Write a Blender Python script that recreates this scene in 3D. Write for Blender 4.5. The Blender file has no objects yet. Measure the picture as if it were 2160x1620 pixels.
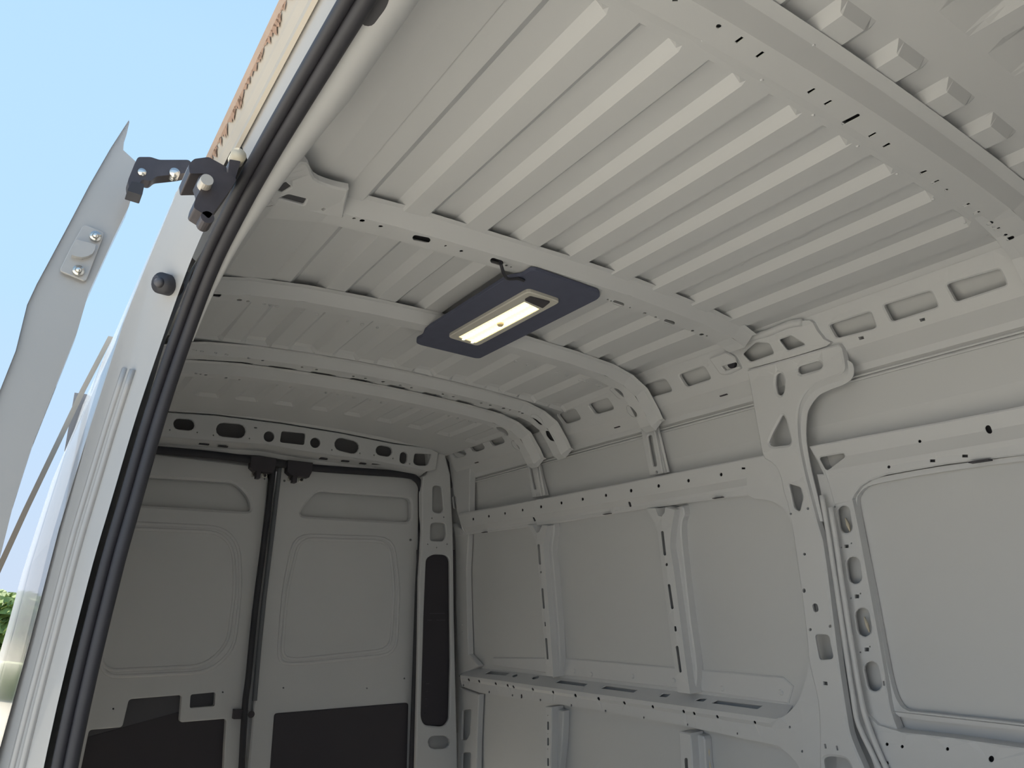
import bpy, bmesh, math, random
from mathutils import Vector, Matrix
from mathutils.geometry import delaunay_2d_cdt
random.seed(7)
sc = bpy.context.scene
C = sc.collection
H = 1.67                                   # height of the eye above the ground; van heights below are measured from the eye

# ------------------------------------------------------------------ camera, sky, sun, exposure
YAW, PITCH, ROLL, F = 0.590715, 0.293968, -0.004487, 1560.83
fw = Vector((math.sin(YAW)*math.cos(PITCH), math.cos(YAW)*math.cos(PITCH), math.sin(PITCH)))
rt = Vector((math.cos(YAW), -math.sin(YAW), 0)); up = rt.cross(fw)
RT = rt*math.cos(ROLL) + up*math.sin(ROLL); UP = up*math.cos(ROLL) - rt*math.sin(ROLL)
cam = bpy.data.cameras.new('camera'); co = bpy.data.objects.new('camera', cam); C.objects.link(co)
cam.sensor_width = 36; cam.lens = F/2160*36; cam.clip_start = 0.02; cam.clip_end = 500
m = Matrix((RT, UP, -fw)).transposed().to_4x4(); m.translation = Vector((0, 0, H)); co.matrix_world = m
sc.camera = co
w = bpy.data.worlds.new('sky'); sc.world = w; w.use_nodes = True
nt = w.node_tree; bg = nt.nodes['Background']
tcw = nt.nodes.new('ShaderNodeTexCoord'); sp = nt.nodes.new('ShaderNodeSeparateXYZ'); cr = nt.nodes.new('ShaderNodeValToRGB')
nt.links.new(tcw.outputs['Generated'], sp.inputs[0]); nt.links.new(sp.outputs['Z'], cr.inputs['Fac']); nt.links.new(cr.outputs['Color'], bg.inputs['Color'])
cr.color_ramp.elements[0].position = 0.0; cr.color_ramp.elements[0].color = (0.60, 0.70, 0.86, 1)      # clear summer sky, paler at the horizon
cr.color_ramp.elements[1].position = 1.0; cr.color_ramp.elements[1].color = (0.34, 0.58, 0.95, 1)
e_ = cr.color_ramp.elements.new(0.35); e_.color = (0.49, 0.735, 1.0, 1)
e_ = cr.color_ramp.elements.new(0.62); e_.color = (0.47, 0.72, 1.0, 1)
bg.inputs['Strength'].default_value = 1.0
sl = bpy.data.lights.new('sun', 'SUN'); so = bpy.data.objects.new('sun', sl); C.objects.link(so)
sl.energy = 11.6; sl.angle = math.radians(0.6); sl.color = (1, 0.935, 0.82)
SUN_DIR = Vector((-0.10, 0.62, 0.95)).normalized()   # towards the sun: high, ahead of the camera over the van's tail
so.rotation_euler = SUN_DIR.to_track_quat('Z', 'Y').to_euler()
sc.view_settings.view_transform = 'Standard'; sc.view_settings.look = 'None'
sc.view_settings.exposure = 0.1; sc.view_settings.gamma = 1; sc.view_settings.use_curve_mapping = False
sc.cycles.max_bounces = 12; sc.cycles.diffuse_bounces = 7; sc.cycles.glossy_bounces = 4

# ------------------------------------------------------------------ materials
def mat(name, col, rough=0.5, metal=0.0, noise=0.0, nscale=6.0, emit=None, estr=0, coat=0.0, bump=0.0, col2=None, spec=0.5):
    mt = bpy.data.materials.new(name); mt.use_nodes = True
    t = mt.node_tree; b = t.nodes['Principled BSDF']
    b.inputs['Base Color'].default_value = (*col, 1); b.inputs['Roughness'].default_value = rough
    b.inputs['Metallic'].default_value = metal; b.inputs['Coat Weight'].default_value = coat
    b.inputs['Specular IOR Level'].default_value = spec
    tc = t.nodes.new('ShaderNodeTexCoord'); nz = t.nodes.new('ShaderNodeTexNoise')
    nz.inputs['Scale'].default_value = nscale; nz.inputs['Detail'].default_value = 5
    t.links.new(tc.outputs['Object'], nz.inputs['Vector'])
    if noise or col2:
        mx = t.nodes.new('ShaderNodeMix'); mx.data_type = 'RGBA'
        c2 = col2 if col2 else tuple(c*(1-noise) for c in col)
        mx.inputs['A'].default_value = (*col, 1); mx.inputs['B'].default_value = (*c2, 1)
        t.links.new(nz.outputs['Fac'], mx.inputs['Factor']); t.links.new(mx.outputs['Result'], b.inputs['Base Color'])
    if bump:
        bp = t.nodes.new('ShaderNodeBump'); bp.inputs['Strength'].default_value = bump; bp.inputs['Distance'].default_value = 0.002
        t.links.new(nz.outputs['Fac'], bp.inputs['Height']); t.links.new(bp.outputs['Normal'], b.inputs['Normal'])
    if emit:
        b.inputs['Emission Color'].default_value = (*emit, 1); b.inputs['Emission Strength'].default_value = estr
    return mt
PAINT = mat('van_paint', (0.655, 0.665, 0.685), 0.5, noise=0.05, nscale=3, bump=0.05)
SKIN = mat('skin_paint', (0.635, 0.645, 0.66), 0.55, noise=0.06, nscale=2.5)
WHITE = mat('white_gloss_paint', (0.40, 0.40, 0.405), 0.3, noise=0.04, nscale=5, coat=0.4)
SIDE = mat('body_side_gloss', (0.62, 0.62, 0.63), 0.22, coat=0.3)
RUBBER = mat('black_rubber', (0.035, 0.035, 0.045), 0.55, noise=0.3, nscale=20)
BLACK = mat('black_plastic', (0.05, 0.045, 0.055), 0.6)
BOARD = mat('dark_board', (0.10, 0.11, 0.17), 0.75, noise=0.2, nscale=30)
STEEL = mat('dark_steel', (0.10, 0.09, 0.10), 0.45, metal=0.6, noise=0.4, nscale=40)
CHROME = mat('bright_steel', (0.75, 0.74, 0.70), 0.25, metal=0.9)
DIRTY = mat('dusty_gutter_paint', (0.50, 0.45, 0.385), 0.65, noise=0.12, nscale=8)
RUST = mat('rust_stain', (0.42, 0.27, 0.19), 0.9, noise=0.3, nscale=60)
LENS = mat('frosted_lens', (0.62, 0.60, 0.54), 0.35)
LED = mat('led_strip', (1, 0.95, 0.75), 0.4, emit=(1.0, 0.84, 0.42), estr=1.25)
HOLE_SHADE = mat('hole_shade', (0.07, 0.07, 0.08), 0.8)  # near-black: shade inside the hollow sections put into the colour
SEALANT = mat('yellowed_sealant', (0.66, 0.60, 0.48), 0.7)
DARKSKIN = mat('grey_door_trim', (0.10, 0.10, 0.115), 0.7)
# asphalt / pale paving that bounces daylight into the van
GROUND = mat('pale_concrete', (0.62, 0.575, 0.49), 0.9, noise=0.25, nscale=1.5)
LEAF = mat('leaf_green', (0.10, 0.17, 0.04), 0.6, col2=(0.22, 0.30, 0.08), nscale=9)
BRICK = mat('red_house_wall', (0.50, 0.20, 0.15), 0.8, noise=0.2, nscale=4)
HEDGE = mat('hedge_green', (0.12, 0.17, 0.06), 0.7, col2=(0.20, 0.25, 0.09), nscale=5)

# ------------------------------------------------------------------ measuring: a picture point onto a surface of the van
def ray(p):
    return fw + RT*((p[0]-1080)/F) - UP*((p[1]-810)/F)
class PZ:                                   # horizontal plane
    def __init__(s, z): s.z = z
    def uv(s, p, off=0):
        r = ray(p); t = (s.z-off)/r.z; return (r.x*t, r.y*t)
    def pos(s, u, v, off=0): return Vector((u, v, s.z-off+H))
class PY:                                   # upright plane across the van
    def __init__(s, y): s.y = y
    def uv(s, p, off=0):
        r = ray(p); t = (s.y-off)/r.y; return (r.x*t, r.z*t)
    def pos(s, u, v, off=0): return Vector((u, s.y-off, v+H))
class PX:
    def __init__(s, x): s.x = x
    def uv(s, p, off=0):
        r = ray(p); t = (s.x-off)/r.x; return (r.y*t, r.z*t)
    def pos(s, u, v, off=0): return Vector((s.x-off, u, v+H))
class Prof:                                 # a cross-section (X, Z) drawn out along the van; off = towards the load space
    def __init__(s, pts, side=-1):
        s.p = [Vector(q) for q in pts]; s.l = [0]; s.n = []
        for a, b in zip(s.p, s.p[1:]):
            s.l.append(s.l[-1]+(b-a).length); d = (b-a).normalized(); s.n.append(Vector((d.y, -d.x))*side)
        s.vn = [s.n[0]] + [(s.n[i]+s.n[i+1]).normalized() for i in range(len(s.n)-1)] + [s.n[-1]]
    def at(s, v, off):
        v = max(s.l[0], min(s.l[-1]-1e-9, v)); i = 0
        while i < len(s.n)-1 and v > s.l[i+1]: i += 1
        f = (v-s.l[i])/(s.l[i+1]-s.l[i])
        return s.p[i].lerp(s.p[i+1], f) + s.vn[i].lerp(s.vn[i+1], f)*off
    def uv(s, p, off=0):
        r = ray(p); best = None
        q = [a+n*off for a, n in zip(s.p, s.vn)]
        for i in range(len(q)-1):
            a, b = q[i], q[i+1]; d = b-a
            # t*(rx,rz) = a + f*d
            det = r.x*(-d.y) + d.x*r.z
            if abs(det) < 1e-9: continue
            t = (a.x*(-d.y) + d.x*a.y)/det
            f = (r.x*a.y - r.z*a.x)/det
            f = (r.x*a.y - a.x*r.z)/(-(r.x*d.y - r.z*d.x)) if abs(r.x*d.y-r.z*d.x) > 1e-9 else 0
            lo, hi = (-0.001, 1.001)
            if i == 0: lo = -9
            if i == len(q)-2: hi = 9
            if t > 0 and lo <= f <= hi:
                pen = 0 if -0.001 <= f <= 1.001 else 5
                if best is None or t+pen < best[0]: best = (t+pen, t, i, f)
        _, t, i, f = best
        return (r.y*t, s.l[i]+max(0.0, min(1.0, f))*(s.l[i+1]-s.l[i]))
    def pos(s, u, v, off=0):
        q = s.at(v, off); return Vector((q.x, u, q.y+H))

def el(x, y, rx, ry=None, n=12, a=0):
    ry = ry or rx; a = math.radians(a)
    return [(x+rx*math.cos(t)*math.cos(a)-ry*math.sin(t)*math.sin(a), y+rx*math.cos(t)*math.sin(a)+ry*math.sin(t)*math.cos(a)) for t in [i*2*math.pi/n for i in range(n)]]
def cp(x0, y0, x1, y1, r, n=7):             # capsule between two centres
    a = math.atan2(y1-y0, x1-x0); o = []
    for i in range(n): t = a-math.pi/2+i*math.pi/(n-1); o.append((x1+r*math.cos(t), y1+r*math.sin(t)))
    for i in range(n): t = a+math.pi/2+i*math.pi/(n-1); o.append((x0+r*math.cos(t), y0+r*math.sin(t)))
    return o
def rd(pts, r=6, n=4):                      # polygon with rounded corners
    o = []; N = len(pts)
    for i in range(N):
        a, b, c = Vector(pts[i-1]), Vector(pts[i]), Vector(pts[(i+1) % N])
        ra = min(r, (a-b).length*0.45); rc = min(r, (c-b).length*0.45)
        p0 = b+(a-b).normalized()*ra; p2 = b+(c-b).normalized()*rc
        for k in range(n+1):
            t = k/n; o.append(tuple(p0*(1-t)**2+b*2*t*(1-t)+p2*t*t))
    return o
def bx(x0, y0, x1, y1, r=0):
    q = [(x0, y0), (x1, y0), (x1, y1), (x0, y1)]; return rd(q, r) if r else q

def link(name, me, mt, parent=None, smooth=False):
    o = bpy.data.objects.new(name, me); C.objects.link(o)
    if mt: me.materials.append(mt)
    if parent: o.parent = parent
    if smooth:
        for p in me.polygons: p.use_smooth = True
    return o
def empty(name, loc=(0, 0, 0)):
    o = bpy.data.objects.new(name, None); C.objects.link(o); o.location = loc; o.empty_display_size = 0.05; return o
def tag(o, label=None, cat=None, group=None, kind=None):
    if label: o['label'] = label
    if cat: o['category'] = cat
    if group: o['group'] = group
    if kind: o['kind'] = kind
    return o
class MB:                                   # collects pieces of ONE mesh
    def __init__(s): s.v = []; s.f = []
    def add(s, vs, fs):
        b = len(s.v); s.v += [tuple(q) for q in vs]; s.f += [tuple(i+b for i in f) for f in fs]; return s
    def build(s, name, mt, parent=None, smooth=False):
        me = bpy.data.meshes.new(name); me.from_pydata(s.v, [], s.f); me.validate()
        b = bmesh.new(); b.from_mesh(me); bmesh.ops.remove_doubles(b, verts=b.verts, dist=1e-5)
        bmesh.ops.recalc_face_normals(b, faces=b.faces); b.to_mesh(me); b.free()
        o = link(name, me, mt, None, smooth)
        if parent:
            o.parent = parent; o.location = -parent.location
        return o
    def box(s, c, d, M=None):
        vs = [Vector((c[0]+x*d[0]/2, c[1]+y*d[1]/2, c[2]+z*d[2]/2)) for x in (-1, 1) for y in (-1, 1) for z in (-1, 1)]
        if M: vs = [M @ q for q in vs]
        return s.add(vs, [(0, 1, 3, 2), (4, 6, 7, 5), (0, 4, 5, 1), (2, 3, 7, 6), (0, 2, 6, 4), (1, 5, 7, 3)])
    def tube(s, path, r, n=8, flat=1.0, nrm=None, cap=True):
        path = [Vector(q) for q in path]; rs = r if isinstance(r, (list, tuple)) else [r]*len(path); vs = []
        for i, q in enumerate(path):
            d = (path[min(i+1, len(path)-1)]-path[max(i-1, 0)]).normalized()
            a = Vector(nrm) if nrm else (Vector((0, 0, 1)) if abs(d.z) < 0.9 else Vector((1, 0, 0)))
            e2 = (a - d*a.dot(d)).normalized(); e1 = d.cross(e2)
            for k in range(n):
                t = 2*math.pi*k/n; vs.append(q+(e1*math.cos(t)+e2*math.sin(t)*flat)*rs[i])
        fs = [(i*n+k, i*n+(k+1) % n, (i+1)*n+(k+1) % n, (i+1)*n+k) for i in range(len(path)-1) for k in range(n)]
        if cap: fs += [tuple(range(n)), tuple(range((len(path)-1)*n, len(path)*n))]
        return s.add(vs, fs)
    def cyl(s, a, b, r, n=16, r2=None):
        return s.tube([a, b], [r, r2 if r2 is not None else r], n)
    def strip(s, A, B):                     # ruled sheet between two polylines
        n = len(A); return s.add(list(A)+list(B), [(i, i+1, n+i+1, n+i) for i in range(n-1)])
    def prism(s, pts, vec):
        n = len(pts); vec = Vector(vec); P = [Vector(q) for q in pts]
        return s.add(P+[q+vec for q in P], [tuple(range(n)), tuple(range(n, 2*n))]+[(i, (i+1) % n, n+(i+1) % n, n+i) for i in range(n)])

def inside(p, poly):
    x, y = p; c = False; j = len(poly)-1
    for i in range(len(poly)):
        xi, yi = poly[i]; xj, yj = poly[j]
        if (yi > y) != (yj > y) and x < (xj-xi)*(y-yi)/(yj-yi)+xi: c = not c
        j = i
    return c
def expand(poly, e):
    n = len(poly); A = sum(poly[i-1][0]*poly[i][1]-poly[i][0]*poly[i-1][1] for i in range(n)); sgn = 1 if A > 0 else -1; o = []
    for i in range(n):
        a, b, c = Vector(poly[i-1]), Vector(poly[i]), Vector(poly[(i+1) % n])
        d = (c-a); 
        if d.length < 1e-9: o.append(tuple(b)); continue
        d.normalize(); o.append((b.x+d.y*e*sgn, b.y-d.x*e*sgn))
    return o
def dens(poly, step):
    o = []
    for i in range(len(poly)):
        a, b = Vector(poly[i]), Vector(poly[(i+1) % len(poly)]); k = max(1, int((b-a).length/step))
        for j in range(k): o.append(tuple(a.lerp(b, j/k)))
    return o
def sheet(mb, surf, outer, holes=(), depth=0.01, off=0.0, uvin=False, lip=0.0, hd=0.008, step=0.05, offn=None, bev=0.004, vl=()):
    """pressed sheet with real holes: outer / holes are outlines; depth = how far its edge folds back; lip = width of the rolled hole rim"""
    cv = (lambda P: list(P)) if uvin else (lambda P: [surf.uv(q, off) for q in P])
    O = dens(cv(outer), step); HS = []
    for h in holes:
        l = lip
        if isinstance(h, tuple) and len(h) == 2 and isinstance(h[0], list): h, l = h
        HS.append((cv(h), l))
    offn = offn or (lambda u, v: off)
    V = []; Eg = []; D = []                # D: extra depth of each vertex
    def loop(P, d):
        b = len(V); V.extend(P); D.extend([d]*len(P)); Eg.extend([(b+i, b+(i+1) % len(P)) for i in range(len(P))]); return b
    Oi = expand(O, -bev) if bev else None
    loop(O, bev*0.8 if bev else 0)
    if bev and all(inside(q, O) for q in Oi): loop(Oi, 0)
    for h, l in HS:
        if l > 0:
            loop(expand(h, l), 0); loop(h, l*0.7)
        else: loop(h, 0)
    us = [q[0] for q in O]; vs_ = [q[1] for q in O]
    br = list(getattr(surf, 'l', []))
    gs = 0.03 if vl else 0.07; gu = [min(us)+i*gs for i in range(1, int((max(us)-min(us))/gs)+1)]
    gv = set(br)|set(vl)
    for v in gv:
        for u in gu:
            if inside((u, v), O) and not any(inside((u, v), expand(h, max(l, .004))) for h, l in HS):
                V.append((u, v)); D.append(0)
    ov, oe, of, ovm, oem, ofm = delaunay_2d_cdt([Vector(q) for q in V], Eg, [], 0, 1e-6)
    d3 = [max([D[k] for k in m] or [0]) for m in ovm]
    P3 = [surf.pos(q.x, q.y, offn(q.x, q.y)-d3[i]) for i, q in enumerate(ov)]
    F = []
    for f in of:
        cx = sum(ov[i].x for i in f)/len(f); cy = sum(ov[i].y for i in f)/len(f)
        if inside((cx, cy), O) and not any(inside((cx, cy), h) for h, l in HS): F.append(f)
    mb.add(P3, F)
    def rim(P, d0, d1):
        n = len(P); a = [surf.pos(q[0], q[1], offn(*q)-d0) for q in P]; b = [surf.pos(q[0], q[1], offn(*q)-d0-d1) for q in P]
        mb.add(a+b, [(i, (i+1) % n, n+(i+1) % n, n+i) for i in range(n)])
    if depth: rim(O, bev*0.8 if bev else 0, depth)
    for h, l in HS: rim(h, l*0.7 if l > 0 else 0, hd)
    return mb
def on(surf, pts, off=0): return [surf.pos(*surf.uv(q, off), off) for q in pts]
def curve(pts, n=6):                        # smooth polyline through points (any dimension)
    P = [Vector(q) for q in pts]; o = []
    for i in range(len(P)-1):
        p0, p1, p2, p3 = P[max(i-1, 0)], P[i], P[i+1], P[min(i+2, len(P)-1)]
        for k in range(n):
            t = k/n; o.append(0.5*((2*p1)+(p2-p0)*t+(2*p0-5*p1+4*p2-p3)*t*t+(3*p1-p0-3*p2+p3)*t**3))
    o.append(P[-1]); return o
def pc(pts, n=4): return [tuple(q) for q in curve(pts, n)]

# ------------------------------------------------------------------ the van's cross-section
MID = 1.005
FR = [(1.92, -1.10), (1.90, -.30), (1.882, .06), (1.873, .35), (1.842, .44), (1.838, .677), (1.797, .7665), (1.790, .790)]    # inner framing, right side
SK = [(1.975, -1.10), (1.955, -.30), (1.935, .06), (1.925, .35), (1.90, .50), (1.89, .655), (1.885, .70)]              # outer skin, right side
R = Prof(FR, -1); RS = Prof(SK, -1)
XO = [(.75, .165), (.69, .154), (.49, .112), (.30, .088), (.13, .068), (-.05, .054), (-.3, .030), (-1.1, -.02)]         # outer face of the near side (z, x)
def xo(z):
    P = XO
    if z >= P[0][0]: return P[0][1]
    for (a, xa), (b, xb) in zip(P, P[1:]):
        if z >= b: return xa+(xb-xa)*(a-z)/(a-b)
    return P[-1][1]
def dz(y): return -0.030*max(0, min(1, (y-1.7)/1.1))        # the roof drops a little towards the tail
def zroof(x, y): return 0.838-0.075*(x-.93)**2+dz(y)

# ================================================================== SETTING
# ---- ground
g = MB(); g.add([(-60, -40, 0), (60, -40, 0), (60, 90, 0), (-60, 90, 0)], [(0, 1, 2, 3)])
tag(g.build('ground', GROUND), kind='structure', label='pale paved ground outside the van')
# ---- load floor
fl = MB(); fl.box((MID, 1.63, H-1.13), (1.84, 3.46, 0.05))
tag(fl.build('floor', mat('floor_board', (0.45, 0.40, 0.33), 0.7, noise=0.2)), kind='structure', label='load floor of the van')

# ---- ceiling: ribbed roof skin
def roof_uv(p, h=0.0):
    r = ray(p); t = 0.83/r.z
    for _ in range(12): t = (zroof(r.x*t, r.y*t)+h)/r.z
    return r.x*t, r.y*t
dark = [roof_uv((1080+a/2, b/2), .012)[0] for a, b in [(120, 1060), (305, 1130), (480, 1195), (640, 1255), (785, 1310), (920, 1365)]]
d0 = sum(d-0.15*k for k, d in enumerate(dark))/6
lite = [roof_uv((1080+a/2, b/2))[0] for a, b in [(20, 1030), (225, 1097), (400, 1160), (580, 1220), (735, 1285), (873, 1340), (1005, 1390)]]
l0 = sum(d-0.149*k for k, d in enumerate(lite))/7
ribs = []                                   # (x where the skin steps up, x where it slopes back down)
for k in range(-3, 7):
    xd = d0+0.15*(k-1); xl = l0+0.149*k
    if -3 <= k: ribs.append((xd, xl))
print('RIBS', [tuple(round(a, 3) for a in r) for r in ribs])
def ribh(x, y):
    hh = 0; W1, W2 = .020, .020
    def sel(R_):
        for a, b in R_:
            if a-W1/2 < x < b+W2:
                if x < a+W1/2: return (x-a+W1/2)/W1
                if x < b: return 1
                return 1-(x-b)/W2
        return 0
    if y > .64: hh = 0 if (2.30 < y < 2.44 or y > 2.98) else (.018 if y < 2.31 else .010)*sel(ribs)
    elif y > .60: hh = 0
    elif y >= .465: hh = .014*sel(ribs)
    else: hh = .014+(.010*min(1, (.39-y)/.06)*sel([(a-.012, b-.075+.075) for a, b in front_ribs]) if y < .39 else 0)
    return hh
front_ribs = [(a+.068, b+.068) for a, b in ribs]
xs = sorted(set([0.30+i*0.05 for i in range(31)]+[q for a, b in ribs for q in (a-.010, a+.010, b, b+.02, a+.047, a+.065, b+.068, b+.088)]))
xs = [x for x in xs if 0.27 < x < 1.802]; xs = [0.26]+xs+[1.806]
ys = [-.12, .1, .2, .3, .33, .36, .39, .44, .452, .466, .50, .59, .601, .639, .652, .72, .9, 1.1, 1.3, 1.5, 1.7, 1.8, 1.9, 2.0, 2.1, 2.2, 2.26, 2.285, 2.30, 2.312, 2.36, 2.43, 2.45, 2.5, 2.6, 2.7, 2.8, 2.9, 2.96, 2.985, 3.1, 3.2, 3.37]
V = []
for y in ys:
    for x in xs:
        V.append((x, y, zroof(x, y)+ribh(x, y)+(-.005 if y == 2.30 else 0)+H))
n = len(xs); ce = MB(); ce.add(V, [(j*n+i, j*n+i+1, (j+1)*n+i+1, (j+1)*n+i) for j in range(len(ys)-1) for i in range(n-1)])
# outer roof surface above, so that the skin has thickness and nothing leaks
oe = [(x, y, zroof(x, y)+.045+H) for y in (-.12, 1.7, 2.8, 3.45) for x in (0.215, .5, MID, 1.5, 1.88)]
ce.add(oe, [(j*5+i, j*5+i+1, (j+1)*5+i+1, (j+1)*5+i) for j in range(3) for i in range(4)])
ceiling = tag(ce.build('ceiling', PAINT), kind='structure', label='off white ribbed steel roof skin seen from inside')

# ---- right wall: outer skin of the side
wr = MB()
A = [RS.at(l, 0) for l in RS.l]; pts = [(q.x, q.y) for q in A]+[(1.80, .80)]
ext = [(1.99, -1.12), (1.985, -.3), (1.965, .06), (1.955, .35), (1.93, .5), (1.92, .66), (1.87, .80), (1.85, .90)]
for P in (pts, ext):
    wr.add([(x, y, z+H) for y in (-.12, 1.0, 2.2, 3.445) for x, z in P], [(j*len(P)+i, j*len(P)+i+1, (j+1)*len(P)+i+1, (j+1)*len(P)+i) for j in range(3) for i in range(len(P)-1)])
wall_right = tag(wr.build('wall_right', SKIN), kind='structure', label='inside of the outer side skin behind the framing')
# raised stripes pressed into the skin under the roof rail
wb = MB()
for dzz in (0.612, 0.602):
    wb.tube([(1.888-(0.612-dzz)*-.05, 0.0, dzz+H), (1.888, 3.2, dzz+H)], .004, 6)
tag(wb.build('trim_1', SKIN), kind='structure', label='double pressed line along the side skin just under the roof rail')

# ---- near side behind the opening: inner face, outer glossy skin; front bulkhead
wl = MB(); zz = [-1.1, -.3, -.05, .13, .30, .49, .60, .69, .77]
ins = [(xo(z)+.075, z) for z in zz]
wl.strip([(x, 1.44, z+H) for x, z in ins], [(x, 3.44, z+H) for x, z in ins])
tag(wl.build('wall_left', SKIN), kind='structure', label='inner face of the near side wall behind the opening')
ws = MB(); outs = [(xo(z), z) for z in zz]+[(.17, .80), (.20, .86)]
for y0, y1 in ((1.46, 2.4), (2.4, 3.43)): ws.strip([(x, y0, z+H) for x, z in outs], [(x-.004*(y1 > 3), y1, z+H) for x, z in outs])
ws.strip([(x, 3.43, z+H) for x, z in outs], [(x+.12, 3.47, z+H) for x, z in outs])
tag(ws.build('body_side_panel', SIDE), 'glossy white body side running back from the door opening, mirroring sky', 'body panel')
wf = MB(); wf.box((MID, -.13, H-.12), (1.9, .02, 2.0))
tag(wf.build('wall_front', mat('cab_lining', (.28, .27, .26), .8)), kind='structure', label='bulkhead behind the cab')

# ================================================================== RIGHT SIDE FRAMING
# ---- roof rail with its window-like holes
rr = empty('roof_rail', (1.80, 1.6, .70+H))
tag(rr, 'long slanted steel rail with square holes where roof meets far side wall', 'roof rail')
def cline(t, y): return (R.l[5]+(R.l[6]-R.l[5])*t)
holes = []
for q in ([(1747, 686), (1836, 657), (1848, 692), (1763, 714)], [(1862, 644), (1963, 613), (1979, 647), (1880, 679)], [(1995, 600), (2108, 567), (2124, 601), (2015, 637)],
          [(1353, 814), (1403, 799), (1418, 825), (1370, 839)], [(1430, 791), (1484, 772), (1500, 799), (1447, 817)],
          [(1174, 874), (1212, 862), (1226, 884), (1190, 896)], [(1239, 853), (1281, 839), (1296, 863), (1255, 875)],
          [(1093, 901), (1126, 891), (1139, 910), (1109, 921)],
          [(947, 950), (972, 942), (985, 959), (961, 967)], [(985, 937), (1011, 929), (1024, 946), (999, 955)], [(1025, 923), (1052, 915), (1066, 933), (1039, 942)]):
    holes.append((rd(q, 7), .004))
holes.append((rd([(1563, 747), (1592, 720), (1623, 723), (1634, 748), (1582, 767)], 5), 0)); holes.append((rd([(1640, 716), (1667, 706), (1700, 726), (1660, 742)], 5), 0))
for q in ([(1810, 711), (1821, 709), (1823, 715), (1813, 717)], [(1939, 673), (1950, 670), (1952, 676), (1942, 679)]): holes.append((q, 0))
v0, v1 = R.l[5], R.l[7]-.002
b = MB(); sheet(b, R, [(.02, v0), (3.27, v0), (3.27, v1), (.02, v1)], [([R.uv(q) for q in h], l) for h, l in holes], uvin=True, depth=0, hd=.012, bev=0)
b.build('rail_face', PAINT, rr)
b = MB()
lo = [R.at(R.l[5], 0), Vector((1.862, .656)), Vector((1.880, .640)), Vector((1.884, .622))]
for p, q in zip(lo, lo[1:]): b.strip([(p.x, y, p.y+H) for y in (.02, 3.27)], [(q.x, y, q.y+H) for y in (.02, 3.27)])
b.build('lower_flange', PAINT, rr)
for p in ((1528, 834), (1307, 906), (1005, 974)):
    P = on(Prof([(1.838, .677), (1.862, .656)], -1), [p], .001)[0]; b = MB(); b.box(P, (.012, .03, .003)); b.build('flange_slot', BLACK, rr)
# gusset where the second bow meets the rail
G = Prof([(q[0]-.012, q[1]-.010) for q in FR], -1)
b = MB()
sheet(b, R, pc([(1545, 706), (1556, 730), (1556, 752), (1572, 772), (1600, 772), (1742, 730), (1735, 715), (1722, 698), (1706, 676), (1668, 682), (1618, 690), (1580, 698)], 3),
      [(rd([(1565, 747), (1594, 722), (1621, 725), (1632, 746), (1582, 764)], 5), .004), (rd([(1642, 717), (1667, 708), (1698, 727), (1660, 740)], 5), .004)], off=.018, depth=.018, hd=.004)
b.build('gusset', PAINT, rr)
b = MB(); b.tube(on(R, pc([(1524, 700), (1553, 714), (1580, 713), (1614, 704), (1640, 694), (1664, 684), (1692, 680)], 3), .016), .011, 10); b.build('gusset_ridge', PAINT, rr, True)
b = MB(); sheet(b, R, rd([(1494, 756), (1530, 742), (1548, 752), (1562, 778), (1530, 792), (1518, 790)], 5), [(rd([(1521, 773), (1552, 764), (1559, 773), (1529, 782)], 2), .003)], off=.014, depth=.014)
b.build('bracket', PAINT, rr)
P = on(R, [(1542, 768)], .012)[0]
b = MB(); b.cyl(P, P+Vector((.012, 0, .004)), .014); b.build('plug', RUBBER, rr)

# ---- horizontal rails of the wall
def rail(name, label, px, holes, off=.0, depth=.05, group=None, offn=None, surf=R):
    t = empty(name, tuple(on(surf, [px[0]], off)[0])); tag(t, label, 'wall rail', group)
    return t
ur = rail('wall_rail', 'upper horizontal wall rail with hole row from rear corner to pillar', [(968, 1083)], [])
hs = [el(x, y, 2.1, 3.0, 10) for x, y in [(998, 1095), (1031, 1089), (1065, 1083), (1102, 1076)]]+[el(x, y, 2.5, 3.4, 10) for x, y in [(1141, 1069), (1184, 1061), (1229, 1053), (1278, 1045)]]+[el(x, y, 3, 4, 10) for x, y in [(1331, 1035), (1389, 1025), (1452, 1014), (1521, 1001)]]
hs += [cp(968, 1123, 968, 1129, 2), cp(1123, 1093, 1123, 1099, 2), cp(1324, 1061, 1324, 1068, 2.6), bx(1564, 986, 1572, 990)]
b = MB(); sheet(b, R, [(966, 1083), (1100, 1060), (1300, 1022), (1500, 982), (1612, 960), (1640, 1000), (1640, 1040), (1500, 1054), (1330, 1078), (1160, 1106), (978, 1130)], hs, off=0, depth=.062, hd=.003,
      offn=lambda u, v: -.013*max(0, min(1, (R.l[3]+.032-v)/.022)), vl=(R.l[3]+.010, R.l[3]+.032))
b.build('rail_face', PAINT, ur)
for p in [(1022, 1123), (1281, 1084), (1515, 1050)]:
    q = on(R, [p], -.008)[0]; b = MB(); b.box(q, (.012, .04, .002)); b.build('slot', BLACK, ur)

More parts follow.
